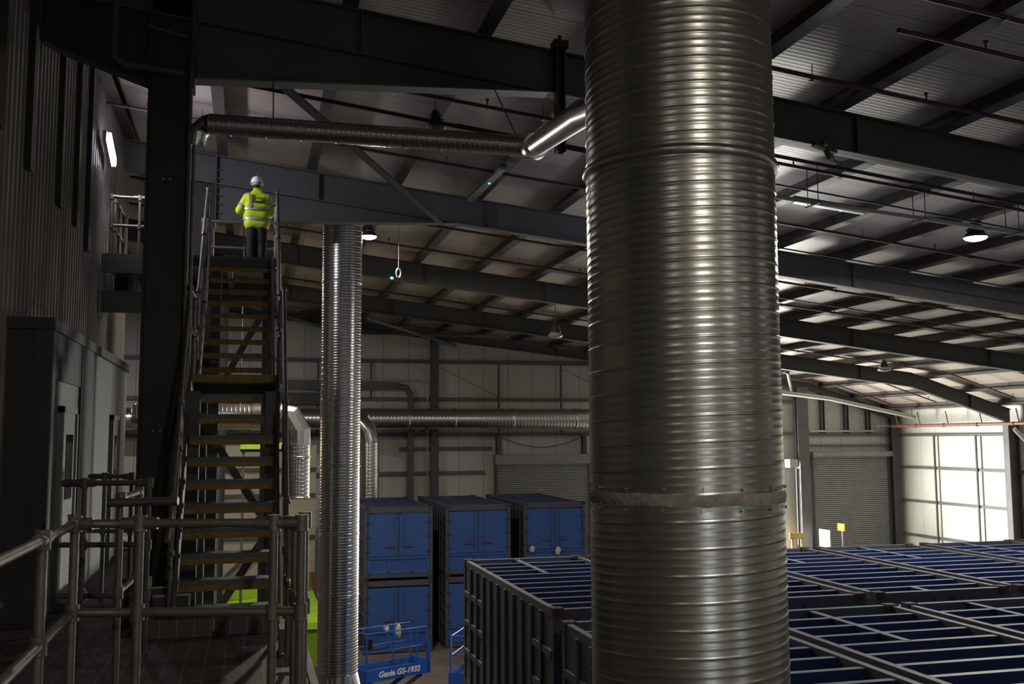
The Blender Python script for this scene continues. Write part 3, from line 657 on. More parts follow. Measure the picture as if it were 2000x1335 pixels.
# ------------------------------------------------------------------ containers
CL, CW, CH = 6.06, 2.44, 2.5
def make_container(label, group=None):
    """origin at near-left bottom corner; doors face -Y"""
    r = thing('open_top_container', label, 'container', (0, 0, 0), group)
    fr = MB()
    for x in (0, CW-.13):
        for y in (0, CL-.13): fr.box((x+.01, y+.01, .1), (x+.12, y+.12, CH-.1))
        fr.box((x+.02, .12, CH-.14), (x+.11, CL-.12, CH-.02)); fr.box((x+.02, .12, .04), (x+.11, CL-.12, .2))
    for y in (0, CL-.13):
        fr.box((.12, y+.02, CH-.2), (CW-.12, y+.12, CH-.02)); fr.box((.12, y+.02, .04), (CW-.12, y+.12, .2))
    part('frame', fr, 'blue_frame', r)
    for x in (0, CW-.17):
        for y in (0, CL-.17):
            for z in (0, CH-.12):
                cs = MB().box((x, y, z), (x+.17, y+.17, z+.12)); cs.lathe([(.0, -.004), (.04, -.004), (.04, 0)], (x+.085, y, z+.06), 10, 'Y')
                part('corner_casting', cs, 'rust', r)
    pitch = (CL-.2)/11
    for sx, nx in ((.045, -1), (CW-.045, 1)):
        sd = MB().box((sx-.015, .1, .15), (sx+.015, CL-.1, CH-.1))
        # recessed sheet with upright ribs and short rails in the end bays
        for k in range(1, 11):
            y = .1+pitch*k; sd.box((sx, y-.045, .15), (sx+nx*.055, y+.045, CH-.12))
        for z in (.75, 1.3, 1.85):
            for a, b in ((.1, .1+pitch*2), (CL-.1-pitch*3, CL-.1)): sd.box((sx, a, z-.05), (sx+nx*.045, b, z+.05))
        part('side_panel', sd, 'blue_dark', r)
    part('roof_panel', MB().box((.1, .1, CH-.30), (CW-.1, CL-.1, CH-.26)), 'blue', r)
    for k in range(1, 11):
        y = .1+pitch*k; part('roof_bow', MB().box((.11, y-.045, CH-.21), (CW-.11, y+.045, CH-.04)), 'bow', r)
    for a, b in ((.1, .1+pitch*1), (CL-.1-pitch*4, CL-.1)):
        part('centre_bar', MB().box((CW*.44-.05, a, CH-.16), (CW*.44+.05, b, CH-.035)), 'bow', r)
    part('end_panel', MB().box((.1, CL-.09, .15), (CW-.1, CL-.06, CH-.15)), 'blue', r)
    part('floor_plate', MB().box((.1, .1, .1), (CW-.1, CL-.1, .14)), 'blue_frame', r)
    for s_ in (0, 1):
        x0, x1 = (.14, CW/2-.01) if s_ == 0 else (CW/2+.01, CW-.14)
        dr = part('door', MB().box((x0, .03, .78), (x1, .07, CH-.26)), 'blue', r)
        xr = CW/2+(-.15 if s_ == 0 else .17)
        part('lock_rod', MB().tube([(xr, .005, .62), (xr, .005, CH-.12)], .016, 8), 'blue_frame', dr)
        sg = -1 if s_ == 0 else 1
        part('handle', MB().beam((xr-sg*.02, -.02, 1.12), (xr+sg*.36, -.02, 1.12), .03, .035).box((xr+sg*.14, -.04, 1.1), (xr+sg*.22, .03, 1.2)), 'blue_frame', dr)
        for z in (.95, 1.45, 1.95):
            xh = .13 if s_ == 0 else CW-.13
            part('hinge', MB().box((xh-.09, -.01, z-.03), (xh+.09, .04, z+.03)), 'rust', dr)
    lp = MB().box((.13, .05, .2), (CW-.13, .08, .74))
    for x in (.13, CW/3-.0, CW*2/3, CW-.22): lp.box((x, .0, .2), (x+.09, .06, .72))
    lp.box((.13, .0, .68), (CW-.13, .06, .76)); lp.box((.13, .0, .18), (CW-.13, .06, .26))
    part('lower_panel', lp, 'blue', r)
    return r
proto = make_container('x'); index_kids()
spots = []
near = [(4.04, 'front row, second visible gap-side one left of the big duct'), ]
spots.append((4.04, 6.78, 1, 'slatted-top container in the front row directly left of the big duct'))
spots.append((6.62, 6.78, 1, 'slatted-top container in the front row directly right of the big duct'))
spots.append((9.22, 6.78, 1, 'slatted-top container in the bottom right corner'))
spots.append((11.82, 6.78, 1, 'slatted-top container ending the front row on the right'))
cols = [4.2, 6.8, 9.42, 12.05, 14.75, 17.4]
nm = ['big slatted-top container whose long ribbed dark side faces the stairs',
      'second-row slatted-top container hidden mostly behind the big duct',
      'second-row slatted-top container right beside the big duct',
      'second-row slatted-top container with rust spots, right of the big duct',
      'second-row slatted-top container below the bright side wall',
      'slatted-top container with littered top ending the second row']
for x, n_ in zip(cols, nm): spots.append((x, 13.72, 1, n_))
tr = [(3.98, 35.4, 'leftmost of the three blue containers with doors'), (6.92, 35.7, 'middle of the three blue containers with doors'),
      (9.95, 36.1, 'rightmost of the three blue containers with doors')]
for x, y, n_ in tr: spots.append((x, y, 1, n_+', on top of its stack'))
for i, (x, y, lv, lab) in enumerate(spots):
    o = proto if i == 0 else copy_tree(proto)
    o.location = (x, y, 2.55); o['label'] = lab; o['group'] = 'blue containers stacked two high'
low = [(spots[0][0], 6.78, 'lower container beneath the front-row one left of the big duct'), (4.2, 13.72, 'lower container beneath the big ribbed-side container'),
       (3.98, 35.4, 'lower blue container with doors behind the lift basket'), (6.92, 35.7, 'lower blue container under the middle closed one, mostly hidden'), (9.95, 36.1, 'lower blue container under the rightmost closed one')]
low += [(x, y, 'lower one under the '+l) for x, y, l in [(s[0], s[1], s[3]) for s in spots[1:4]+spots[5:10]]]
for x, y, lab in low:
    o = copy_tree(proto); o.location = (x, y, 0.0); o['label'] = lab; o['group'] = 'blue containers stacked two high'
for x, y, l in [(s[0], s[1], s[3]) for s in spots]:
    pass
# twist-lock spacers between the two layers
for x, y, lv, lab in spots:
    q = thing('stacking_lock_set', 'locks under the '+lab, 'container lock', (x, y, 2.5), 'stacking locks between the containers')
    for dx in (.085, CW-.085):
        for dy in (.085, CL-.085):
            part('twist_lock', MB().box((x+dx-.06, y+dy-.06, 2.5), (x+dx+.06, y+dy+.06, 2.55)), 'rust', q)
# litter on container fronts
for (x, y, z, s_, lab) in ((10.25, 35.98, 3.36, .11, 'white crumpled foam lump on the front of the rightmost closed container'),
                           (11.25, 35.98, 3.25, .10, 'tan foam scrap hanging beside the white lump on the rightmost closed container')):
    single('foam_scrap', MB().blob((x, y, z), s_, int(x*10), sc=(1, .35, 1.1 if x < 11 else 1.6)), 'foam', lab, 'scrap')

# ------------------------------------------------------------------ scissor lifts
def text_mesh(txt, size, shear=0, bold=.0, align='CENTER'):
    cu = bpy.data.curves.new('txt', 'FONT'); cu.body = txt; cu.size = size; cu.shear = shear; cu.extrude = .004; cu.offset = bold; cu.align_x = align
    o = bpy.data.objects.new('txt', cu); C.objects.link(o)
    bpy.context.view_layer.update(); dg = bpy.context.evaluated_depsgraph_get()
    me = bpy.data.meshes.new_from_object(o.evaluated_get(dg)); bpy.data.objects.remove(o)
    return me
def make_lift(loc, rot, label, lettering=True):
    r = thing('scissor_lift', label, 'lift', (0, 0, 0))
    W, D, z0 = 1.84, .80, 1.42
    def P(*a): return a
    tr_ = []
    top = [(0,0,z0+1.12),(W,0,z0+1.12),(W,D,z0+1.12),(0,D,z0+1.12),(0,0,z0+1.12)]
    part('top_rail', MB().tube(top, .018, 8), 'lift', r)
    part('mid_rail', MB().tube([(p[0], p[1], z0+.66) for p in top], .015, 8), 'lift', r)
    for x, y in ((0,0),(W-.02,0),(W-.02,D),(0,D),(W-.33,0),(W*.7,D)):
        part('post', MB().box((x-.02, y-.018, z0), (x+.02, y+.018, z0+1.12)), 'lift', r)
    part('deck', MB().box((-.03, -.03, z0-.02), (W+.03, D+.03, z0+.04)), 'steel', r)
    tb = part('toe_board', MB().box((-.05, -.05, z0-.06), (W+.05, -.03, z0+.24)), 'lift', r)
    part('toe_board', MB().box((-.05, D+.03, z0-.06), (W+.05, D+.05, z0+.2)), 'lift', r)
    part('toe_board', MB().box((W+.03, -.05, z0-.06), (W+.05, D+.05, z0+.24)), 'lift', r)
    part('toe_board', MB().box((-.05, -.05, z0-.06), (-.03, D+.05, z0+.24)), 'lift', r)
    part('end_plate', MB().box((W-.02, -.05, z0-.06), (W+.05, -.02, z0+.72)), 'lift', r)
    for s_ in (0, 1):
        part('scissor_arm', MB().beam((.1, .12+s_*.5, .55), (W-.1, .12+s_*.5, z0-.1), .05, .09), 'steel', r)
        part('scissor_arm', MB().beam((.1, .18+s_*.5, z0-.1), (W-.1, .18+s_*.5, .55), .05, .09), 'steel', r)
    part('chassis', MB().box((-.1, -.02, .2), (W+.1, D+.02, .6)), 'lift', r)
    for x in (.15, W-.15):
        for y in (-.06, D-.04): part('wheel', MB().lathe([(0, 0), (.16, 0), (.17, .02), (.17, .1), (.16, .12), (0, .12)], (x, y, .17), 20, 'Y'), 'black', r)
    part('control_box', MB().box((.06, .05, z0+.72), (.2, .22, z0+.98)), 'black', r)
    if lettering:
        me = text_mesh('Genie GS-1932', .20, .25, .006)
        o = bpy.data.objects.new('lettering', me); C.objects.link(o); o.parent = tb; o.location = (W/2+.02, -.052, z0+.03); o.rotation_euler = (PI/2, 0, 0)
        o.data.materials.append(M['white']); o['label'] = 'white model lettering'
    r.location = loc; r.rotation_euler = (0, 0, rot)
    return r
l1 = make_lift((2.98, 25.7, 0), math.radians(24), 'blue scissor lift basket with white lettering beside the slim duct')
l2 = make_lift((5.7, 24.6, 0), math.radians(62), 'blue lift basket partly hidden behind the big ribbed-side container', False)
for x, y, z, r_, sc, lab in ((3.62, 26.88, 2.44, .08, (.9, .5, 1.1), 'pale glove hung on the back rail of the lettered lift'),
                        (3.95, 27.02, 2.36, .10, (.8, .5, 1.9), 'pale torn rag hanging from the back rail of the lettered lift')):
    single('cloth_scrap', MB().blob((x, y, z), r_, 5, sc=sc), 'foam', lab, 'cloth')
# ------------------------------------------------------------------ green machine and things around it
t = thing('green_machine', 'lime green machine housing with hatches, half hidden behind the slim duct', 'machine', (0, 31, 0))
part('body', MB().box((-.6, 31.4, 0), (2.35, 38.4, 1.72)), 'green_dk', t)
part('lid', MB().box((-.65, 31.3, 1.72), (2.4, 38.5, 1.92)), 'green', t)
for y in (32.6, 34.2, 35.8):
    h = part('hatch', MB().box((.9, y, 1.92), (1.6, y+.9, 2.0)), 'green', t); part('handle', MB().tube([(1.1, y+.3, 2.0), (1.1, y+.3, 2.07), (1.4, y+.3, 2.07), (1.4, y+.3, 2.0)], .015, 6), 'green_dk', h)
for y in (32.2, 34, 35.7, 37.4): part('seam', MB().box((-.65, y, 1.92), (2.4, y+.05, 1.945)), 'green', t)
part('access_door', MB().box((1.0, 31.33, .05), (1.62, 31.4, 1.68)), 'greybox', t, 'grey access door')
part('green_box', MB().box((-.6, 36.6, 1.92), (.5, 37.6, 2.25)), 'green', t)
single('green_reflection_strip', MB().box((-.2, 27.9, 7.18), (1.0, 28.2, 7.34)), 'green', 'narrow lime green strip standing in for a reflection below the silver duct', 'panel')  # green reflection built as a solid strip
single('green_strip_frame', MB().box((-.2, 28.0, 7.1), (1.0, 28.1, 7.18)).box((-.15, 28.0, 0), (-.08, 28.1, 7.1)).box((.9, 28.0, 0), (.97, 28.1, 7.1)), 'steel', 'thin steel frame carrying the green reflection strip beyond the stairs', 'frame')
single('grey_panel', MB().box((2.15, 41.2, 0), (3.3, 41.3, 3.4)), 'cabin', 'pale grey tall panel standing behind the green machine', 'panel')
single('timber', MB().beam((2.75, 38.9, 0.0), (2.45, 39.3, 2.4), .22, .12), 'wood', 'rusty brown timber leaning behind the green machine', 'timber')
t = thing('cream_wall_panel', 'cream coloured wall panels seen through the lower stair treads', 'panel', (0, 34, 0))
part('panel', MB().box((-1.6, 40, 0), (2.6, 40.1, 7.2)), 'cream', t)
for z in (3.6, 5.2, 6.2): part('rail', MB().box((-1.6, 39.9, z), (2.6, 40, z+.14)), 'steel', t)
for a, b in (((-1.2, 39.8, 6.9), (1.2, 39.8, 4.2)), ((1.2, 39.8, 4.1), (-1, 39.8, 2.0))):
    part('brace', MB().beam(a, b, .08, .16), 'steel', t)
single('tall_panel', MB().box((-.95, 19.8, 2), (-.52, 19.9, 7.4)), 'white', 'tall pale grey panel seen through the stairs beside the column', 'panel')
single('panel_post', MB().box((-.8, 19.8, 0), (-.65, 19.9, 2.0)), 'steel', 'short steel post under the tall pale panel beyond the stairs', 'post')

# support tower for the stairs: posts and diagonal braces under the landing
t = thing('stair_tower', 'dark steel support frame with diagonal braces beneath the stairs', 'frame', (0, 13.8, 0))
for x, y in ((-.62, 12.0), (.27, 12.0), (-.62, 14.0), (.27, 14.0), (-.55, 16.7), (.27, 16.7)):
    part('post', MB().box((x-.08, y-.08, 0), (x+.08, y+.08, 8.0 if y < 15 else 10.2)), 'steel', t)
for a, b in (((-.6, 13.9, 7.7), (.27, 13.9, 6.3)), ((.27, 13.9, 6.2), (-.6, 13.9, 4.8)), ((-.6, 16.6, 8.0), (.4, 16.6, 9.9))):
    part('brace', MB().beam(a, b, .03, .10), 'steel_blue', t)

# cable tray on far wall
t = thing('cable_tray', 'grey cable tray running along the far wall and turning down beside the column', 'cable tray', (5, 44, 9.7))
part('tray', MB().box((-2, 43.98, 9.6), (6.5, 44.1, 9.9)), 'steel_blue', t)
part('bend', MB().tube([(6.4, 44.02, 9.75), (6.75, 44.02, 9.7), (6.93, 44.02, 9.4), (6.95, 44.02, 9.2)], .13, 8), 'steel_blue', t)
part('drop', MB().box((6.83, 43.98, 0), (7.1, 44.1, 9.3)), 'steel_blue', t)
part('conduit', MB().tube([(-2, 44.05, 10.02), (7.4, 44.05, 10.02), (7.68, 44.05, 9.9), (7.72, 44.05, 9.6), (7.72, 44.05, 0)], .035, 8), 'refl', t)
single('wall_cable_duct', MB().box((-2, 43.9, 8.95), (4.4, 44.05, 9.45)), 'steel', 'dark horizontal trunking on the far wall below the cable tray', 'trunking')
t = thing('shutter_chain', 'slack cable drooping above the small roller shutter', 'cable', (13, 44.0, 6.8))
pts = [(11.0+4.0*k/14, 43.95, 7.5-.48*math.sin(PI*k/14)-.0*k) for k in range(15)]
part('cable', MB().tube(pts, .02, 6), 'steel_black', t)
part('bracket', MB().box((10.86, 43.8, 6.7), (11.06, 44.14, 7.55)), 'steel', t); part('bracket', MB().box((14.95, 43.8, 6.7), (15.12, 44.14, 7.55)), 'steel', t)

# things in front of the far-right doors
single('white_board', MB().box((26.85, 42.6, 0), (26.9, 43.5, 3.0)), 'signw', 'bright white board standing beside the tall grey shutter', 'board')
t = thing('road_sign', 'small orange sign on a thin post in front of the tall grey shutter', 'sign', (28.0, 43.3, 0))
part('plate', MB().box((27.86, 42.9, 2.9), (27.89, 43.5, 3.25)), 'signo', t); part('post', MB().tube([(27.93, 43.2, 0), (27.93, 43.2, 3.1)], .04, 8), 'refl', t)
t = thing('door_motor', 'pale wall-mounted motor with a hanging chain loop beside the pale column', 'motor', (25.7, 44, 6))
part('housing', MB().box((25.5, 43.7, 5.95), (25.95, 44.28, 6.35)), 'whitepipe', t)
part('wheel', MB().lathe([(.12, -.02), (.2, -.02), (.2, .02), (.12, .02)], (26.02, 43.8, 6.1), 20, 'X'), 'refl', t)
part('chain', MB().tube([(26.0, 43.6, 6.1), (26.0, 43.6, 2.2)], .015, 5).tube([(26.0, 44.0, 6.1), (26.0, 44.0, 2.2)], .015, 5), 'refl', t)
single('yellow_barrier', MB().box((25.2, 43.4, 2.55), (26.0, 43.45, 2.85)).box((25.3, 43.4, 0), (25.4, 43.45, 2.6)).box((25.8, 43.4, 0), (25.9, 43.45, 2.6)), 'hatch', 'yellow barrier board standing at the open doorway right of the big duct', 'barrier')
single('conduit', MB().tube([(26.8, 43.95, 7.72), (30.5, 43.95, 7.72), (30.5, 43.95, 7.98), (31.3, 43.95, 7.98)], .05, 8), 'refl', 'pale stepped conduit above the tall grey shutter', 'conduit')

# ------------------------------------------------------------------ walkway platform
FZ = 5.56
pl = MB().box((-7, 6.3, FZ-.12), (.5, 11.4, FZ)).box((-7, 11.4, FZ-.12), (-1.35, 21, FZ))
t = thing('walkway_platform', 'dusty slotted steel walkway at the foot of the stairs', 'platform', (0, 8, FZ))
part('deck', pl, 'plat', t)
part('edge_beam', MB().box((.5, 6.3, FZ-.4), (.56, 11.45, FZ+.02)), 'steel_black', t)
part('edge_beam', MB().box((-1.3, 11.4, FZ-.4), (.56, 11.46, FZ)), 'steel', t)
for x, y in ((.4, 6.5), (.4, 11.2), (-3, 6.5), (-3, 11.2), (-6.5, 6.5), (-6.5, 11.2), (-6.5, 20.5), (-2.4, 20.5)):
    part('support_post', MB().box((x-.08, y-.08, 0), (x+.08, y+.08, FZ-.12)), 'steel', t)
single('viewing_platform', MB().box((-2.3, -2, FZ+.2), (1.2, 6.28, FZ+.32)).box((-2.3, 6.2, FZ), (1.2, 6.28, FZ+.2)).box((1.0, 6.0, 0), (1.16, 6.16, FZ+.2)).box((-2.2, 6.0, 0), (-2.04, 6.16, FZ+.2)).box((1.0, -1.8, 0), (1.16, -1.64, FZ+.2)).box((-2.2, -1.8, 0), (-2.04, -1.64, FZ+.2)), 'plat',
       'raised steel platform behind the nearest guardrail where the viewer stands', 'platform')
# blocks and curb at the stair foot
for x0, x1, y, lab in ((-.95, -.3, 10.25, 'low grey step block at the left foot of the stairs'), (-.28, .33, 10.3, 'low grey step block under the first tread'),
                  (.3, .5, 9.2, 'small pale base block at the right foot of the stairs')):
    single('base_block', MB().box((x0, y, FZ), (x1, y+.25, FZ+(.17 if y > 9.5 else .22))), 'steel_blue' if y < 9.5 else 'plat', lab, 'block')
for k, (x, y, h_, a) in enumerate(((-1.28, 10.9, .5, 0), (-1.02, 10.75, .42, 0), (-.88, 10.6, .36, 0))):
    q = MB().beam((x, y, FZ+h_/2), (x+.35, y+.05, FZ+h_/2), .03, h_)
    o = thing('leaning_panel', ['pale edged panel leaning at the foot of the big column, furthest left', 'pale edged panel leaning at the column foot, middle one', 'pale edged panel leaning at the column foot, nearest the stairs'][k], 'panel', (x, y, FZ))
    part('sheet', q, 'cabin_dark', o); part('edge_trim', MB().beam((x, y-.018, FZ+h_-.01), (x+.35, y+.032, FZ+h_-.01), .02, .02).box((x+.335, y+.02, FZ), (x+.355, y+.05, FZ+h_)), 'whitepipe', o)
t = thing('waste_bin', 'black bin standing at the left edge by the cabin wall', 'bin', (-2.25, 8.3, FZ))
part('body', MB().hexa([(-2.30,8.1,FZ),(-1.88,8.1,FZ),(-1.88,8.5,FZ),(-2.30,8.5,FZ)], [(-2.36,8.04,FZ+.62),(-1.83,8.04,FZ+.62),(-1.83,8.56,FZ+.62),(-2.36,8.56,FZ+.62)]), 'black', t)
part('lid', MB().hexa([(-2.40,8.0,FZ+.62),(-1.79,8.0,FZ+.62),(-1.79,8.6,FZ+.62),(-2.40,8.6,FZ+.62)], [(-2.35,8.05,FZ+.7),(-1.84,8.05,FZ+.7),(-1.84,8.55,FZ+.7),(-2.35,8.55,FZ+.7)]), 'black', t)

# ------------------------------------------------------------------ guardrails
RR = .0245
def collar(c, d, r=RR+.014, h=.045):
    c, d = Vector(c), Vector(d).normalized(); return MB().tube([c-d*h, c+d*h], r, 14)
def guardrail(lab, posts, ends=None, hgt=1.1, mids=(.61,), group=None, m='galvpipe', z_top=None):
    """posts: list of foot points in order; rails run through them"""
    c = Vector(posts[0]); t = thing('guardrail', lab, 'railing', c, group)
    top = [Vector(p)+Vector((0,0,hgt)) for p in posts]
    ext0, ext1 = (ends or (None, None))
    pts = ([Vector(ext0)+Vector((0,0,hgt))] if ext0 else [])+top+([Vector(ext1)+Vector((0,0,hgt))] if ext1 else [])
    part('top_rail', MB().tube(pts, RR, 14), m, t)
    for mz in mids:
        part('mid_rail', MB().tube([p-Vector((0,0,hgt-mz)) for p in pts], RR, 14), m, t)
    for p in posts:
        p = Vector(p); ps = part('post', MB().tube([p, p+Vector((0,0,hgt))], RR, 14), m, t)
        part('fitting', collar(p+Vector((0,0,hgt)), (0,0,1)), m, ps)
        i = posts.index(tuple(p)) if tuple(p) in posts else 0
        for mz in mids: part('fitting', collar(p+Vector((0,0,mz)), (0,0,1)), m, ps)
        part('foot_plate', MB().lathe([(0, .012), (.055, .012), (.06, 0)], p, 14), m, ps)
    for a, b in zip(pts, pts[1:]):
        d = (b-a).normalized()
        for q in (a+d*.06, b-d*.06): part('sleeve', collar(q, d, RR+.010, .04), m, t)
    return t
NZ = FZ+.32
guardrail('nearest guardrail, running from the left edge across the foot of the stairs',
          [(-.93, 4.0, NZ), (-.93, 5.18, NZ), (-.93, 6.1, NZ), (-.58, 6.03, NZ), (.15, 5.84, NZ), (.30, 5.80, NZ)], ((-.93, 2.2, NZ), None))
guardrail('guardrail leading from the near guardrail corner back to the foot of the stairs', [(.33, 6.0, NZ), (.33, 7.2, FZ+.2), (.35, 8.7, FZ+.1)], None)
guardrail('dark guardrail behind the near rail, left of the stairs foot', [(-1.42, 9.77, FZ), (-.86, 9.62, FZ)], ((-1.62, 9.82, FZ), None), 1.5, (.5, .95), m='stringer')
guardrail('short rail jutting out left of the stairs with thick dark top bar', [(-.92, 8.1, FZ+.0), (-.88, 9.0, FZ)], None, 1.45, (.75,))
single('rail_bar', MB().tube([(-1.0, 8.05, 6.98), (-.5, 7.95, 6.99)], .032, 12), 'stringer', 'thick dark horizontal bar left of the stairs at handrail height', 'bar')
guardrail('distant guardrail in front of the pale cabin side', [(-1.66, 12.95, FZ), (-1.35, 12.9, FZ)], ((-1.85, 13.0, FZ), None), 1.45, (.8,))

# ------------------------------------------------------------------ stairs
SX0, SX1 = -.64, .29
t = thing('staircase', 'steep steel staircase with yellow-nosed open treads', 'stairs', (-.17, 10.4, FZ))
lower = []; upper = []
for k in range(10): lower.append((10.45+.193*k, FZ+.235+.2427*k))
LZ = FZ+.235+.2427*10; LY = 10.45+1.93
for k in range(1, 10): upper.append((14.35+(k-1)*.262, LZ+.22*k))
TZ = LZ+.22*10
def tread(y, z, fascia):
    o = part('tread', MB().box((SX0, y, z-fascia), (SX1, y+.235, z)), 'tread', t)
    part('nosing', MB().box((SX0, y-.012, z-fascia-.055), (SX1, y+.02, z-fascia)), 'nosing', o)
for y, z in lower: tread(y, z, .05)
for y, z in upper: tread(y, z, .018)
part('landing', MB().box((SX0-.08, LY, LZ-.05), (SX1+.03, 14.15, LZ)), 'tread', t); part('landing_edge', MB().box((SX0-.08, LY-.015, LZ-.09), (SX1+.03, LY, LZ-.002)), 'nosing', t)
part('landing_frame', MB().box((SX0-.1, LY, LZ-.22), (SX0-.06, 14.3, LZ+.02)).box((SX1+.03, LY, LZ-.22), (SX1+.06, 14.3, LZ+.02)).box((SX0-.06, 13.9, LZ-.2), (SX1+.03, 14.0, LZ-.05)), 'steel', t)
ty = 14.35+9*.262
for x in (SX0-.035, SX1+.035):
    part('stringer', MB().beam((x, 10.40, FZ+.1), (x, LY+.05, LZ-.1), .03, .30), 'stringer', t)
    part('stringer', MB().beam((x, 14.2, LZ-.02), (x, ty+.05, TZ-.1), .03, .28), 'stringer', t)
# handrails of the stairs
def stair_rail(x, lab, sgn):
    t2 = thing('stair_handrail', lab, 'railing', (x, 10.4, FZ))
    P = [Vector((x, 9.9, FZ+.95)), Vector((x, 10.35, FZ+1.15)), Vector((x, LY+.1, LZ+1.05)), Vector((x, 14.2, LZ+1.1)), Vector((x, ty, TZ+1.1)), Vector((x, ty+.9, TZ+1.1))]
    part('top_rail', MB().tube(P, RR, 12), 'stringer' if sgn > 0 else 'galvpipe', t2)
    Q = [p-Vector((0,0,.5)) for p in P[1:]]
    part('mid_rail', MB().tube(Q, RR*.9, 12), 'stringer' if sgn > 0 else 'galvpipe', t2)
    posts = [(10.45, FZ+.1), (11.3, FZ+.235+.2427*4.2), (LY+.15, LZ-.1), (13.6, LZ-.1), (14.4, LZ), (15.6, LZ+.22*5), (ty+.05, TZ-.1), (ty+.85, TZ-.1)]
    def ztop(y):
        for a, b in zip(P, P[1:]):
            if a.y <= y <= b.y: return a.z+(b.z-a.z)*(y-a.y)/(b.y-a.y)
        return P[-1].z
    for y, z in posts:
        zt = ztop(y); ps = part('post', MB().tube([(x, y, z), (x, y, zt)], RR, 12), 'galvpipe', t2)
        part('fitting', collar((x, y, zt), (0, .6, .5), RR+.012, .04), 'galvpipe', ps); part('fitting', collar((x, y, zt-.5), (0, .6, .5), RR+.012, .035), 'galvpipe', ps)
    return t2
stair_rail(SX0-.075, 'left handrail of the stairs beside the dark column', -1)
stair_rail(SX1+.10, 'right handrail of the stairs beside the worker', 1)
# top landing / gallery
GZ = TZ
t = thing('gallery_platform', 'upper steel gallery joining the stairs to the cladding wall', 'platform', (-1, 18, GZ))
part('deck', MB().box((-2.4, 17.6, GZ-.04), (-1.3, 19.3, GZ)).box((-1.3, ty, GZ-.04), (.45, 19.3, GZ)), 'tread', t)
part('edge_beam', MB().box((-2.42, 17.54, GZ-.2), (-1.3, 17.6, GZ+.12)), 'steel', t)
part('edge_beam', MB().box((-1.3, ty-.0, GZ-.18), (.45, ty+.05, GZ-.04)), 'steel', t)
part('edge_beam', MB().box((-2.42, 17.6, GZ-.85), (-1.0, 17.75, GZ-.5)), 'steel', t)
part('edge_beam', MB().box((-2.42, 19.2, GZ-.4), (.45, 19.3, GZ-.04)), 'steel', t)
part('joist', MB().box((-2.0, 17.6, GZ-.5), (-1.92, 19.2, GZ-.04)), 'steel', t); part('joist', MB().box((-.4, 17.0, GZ-.2), (-.32, 19.2, GZ-.04)), 'steel', t)
part('toe_board', MB().box((-1.3, 19.27, GZ), (.45, 19.3, GZ+.15)), 'steel', t)
guardrail('guardrail across the back of the upper landing behind the worker', [(-.9, 19.2, GZ), (.12, 19.2, GZ), (.42, 19.2, GZ)], None)
guardrail('guardrail of the gallery left of the dark column below the glaring tube light', [(-2.3, 17.62, GZ), (-1.85, 17.62, GZ), (-1.35, 17.62, GZ)], None)
guardrail('guardrail receding along the cladding wall on the gallery', [(-2.28, 17.9, GZ), (-2.28, 18.5, GZ), (-2.28, 19.15, GZ)], None)

# ------------------------------------------------------------------ cabin and cladding on the left
CZ = 8.75
t = thing('site_cabin', 'grey panelled cabin with two doors on the walkway at left', 'cabin', (-3.5, 15, FZ))
part('body', MB().box((-6.5, 11.6, FZ), (-2.08, 18.6, CZ-.1)), 'cabin', t)
part('front_cladding', MB().box((-6.5, 11.5, FZ), (-2.2, 11.6, CZ-.1)), 'cabin_dark', t, 'dark end wall')
part('roof_trim', MB().box((-6.55, 11.45, CZ-.12), (-2.03, 18.65, CZ)), 'cabin_dark', t)
part('corner_post', MB().box((-2.22, 11.48, FZ), (-2.04, 11.7, CZ-.12)), 'cabin_dark', t)
part('dark_panel', MB().box((-2.08, 13.55, FZ), (-2.05, 14.6, CZ-.12)), 'cabin_dark', t, 'dark panel between the doors')
part('header_panel', MB().box((-2.08, 11.7, FZ+2.55), (-2.055, 13.5, CZ-.12)), 'cabin_dark', t)
for y0, y1, nme in ((12.25, 13.15, 0), (16.6, 17.35, 1)):
    d = part('door', MB().box((-2.08, y0, FZ+.05), (-2.045, y1, FZ+2.2)), 'cabin', t)
    part('door_frame', MB().box((-2.08, y0-.07, FZ), (-2.02, y0, FZ+2.27)).box((-2.08, y1, FZ), (-2.02, y1+.07, FZ+2.27)).box((-2.08, y0-.07, FZ+2.2), (-2.02, y1+.07, FZ+2.27)), 'cabin', d)
    part('window', MB().box((-2.047, y0+.3, FZ+1.2), (-2.038, y1-.15, FZ+1.95)), 'glass', d)
    part('handle', MB().box((-2.045, y1-.12, FZ+.98), (-1.98, y1-.09, FZ+1.0)).box((-2.0, y1-.25, FZ+.98), (-1.98, y1-.09, FZ+1.0)), 'black', d)
part('step', MB().hexa([(-2.08,12.3,FZ),(-1.8,12.3,FZ),(-1.8,13.1,FZ),(-2.08,13.1,FZ)], [(-2.08,12.3,FZ+.18),(-1.9,12.3,FZ+.18),(-1.9,13.1,FZ+.18),(-2.08,13.1,FZ+.18)]), 'cabin', t)
cl = MB(); per = .2; y = 5.0; X0 = -2.5; prof = []
while y < 21.2:
    prof += [(X0, y), (X0, y+per*.45), (X0+.035, y+per*.58), (X0+.035, y+per*.87)]; y += per
prof.append((X0, y))
vs = []; fs = []
for i, (xx, yy) in enumerate(prof): vs += [(xx, yy, 8.62 if yy > 11.5 else 5.6), (xx, yy, ROOF(X0)+SKIN)]
fs = [(2*i+1, 2*i, 2*i+2, 2*i+3) for i in range(len(prof)-1)]
cl.add(vs, fs); cl.box((X0-.15, 5, 8.62), (X0-.01, 21.2, ROOF(X0)+SKIN)); cl.box((X0-.15, 5, 5.6), (X0-.01, 11.3, 8.62))
single('cladding_wall', cl, 'clad', 'dark ribbed metal cladding wall above the cabin at left', 'cladding')
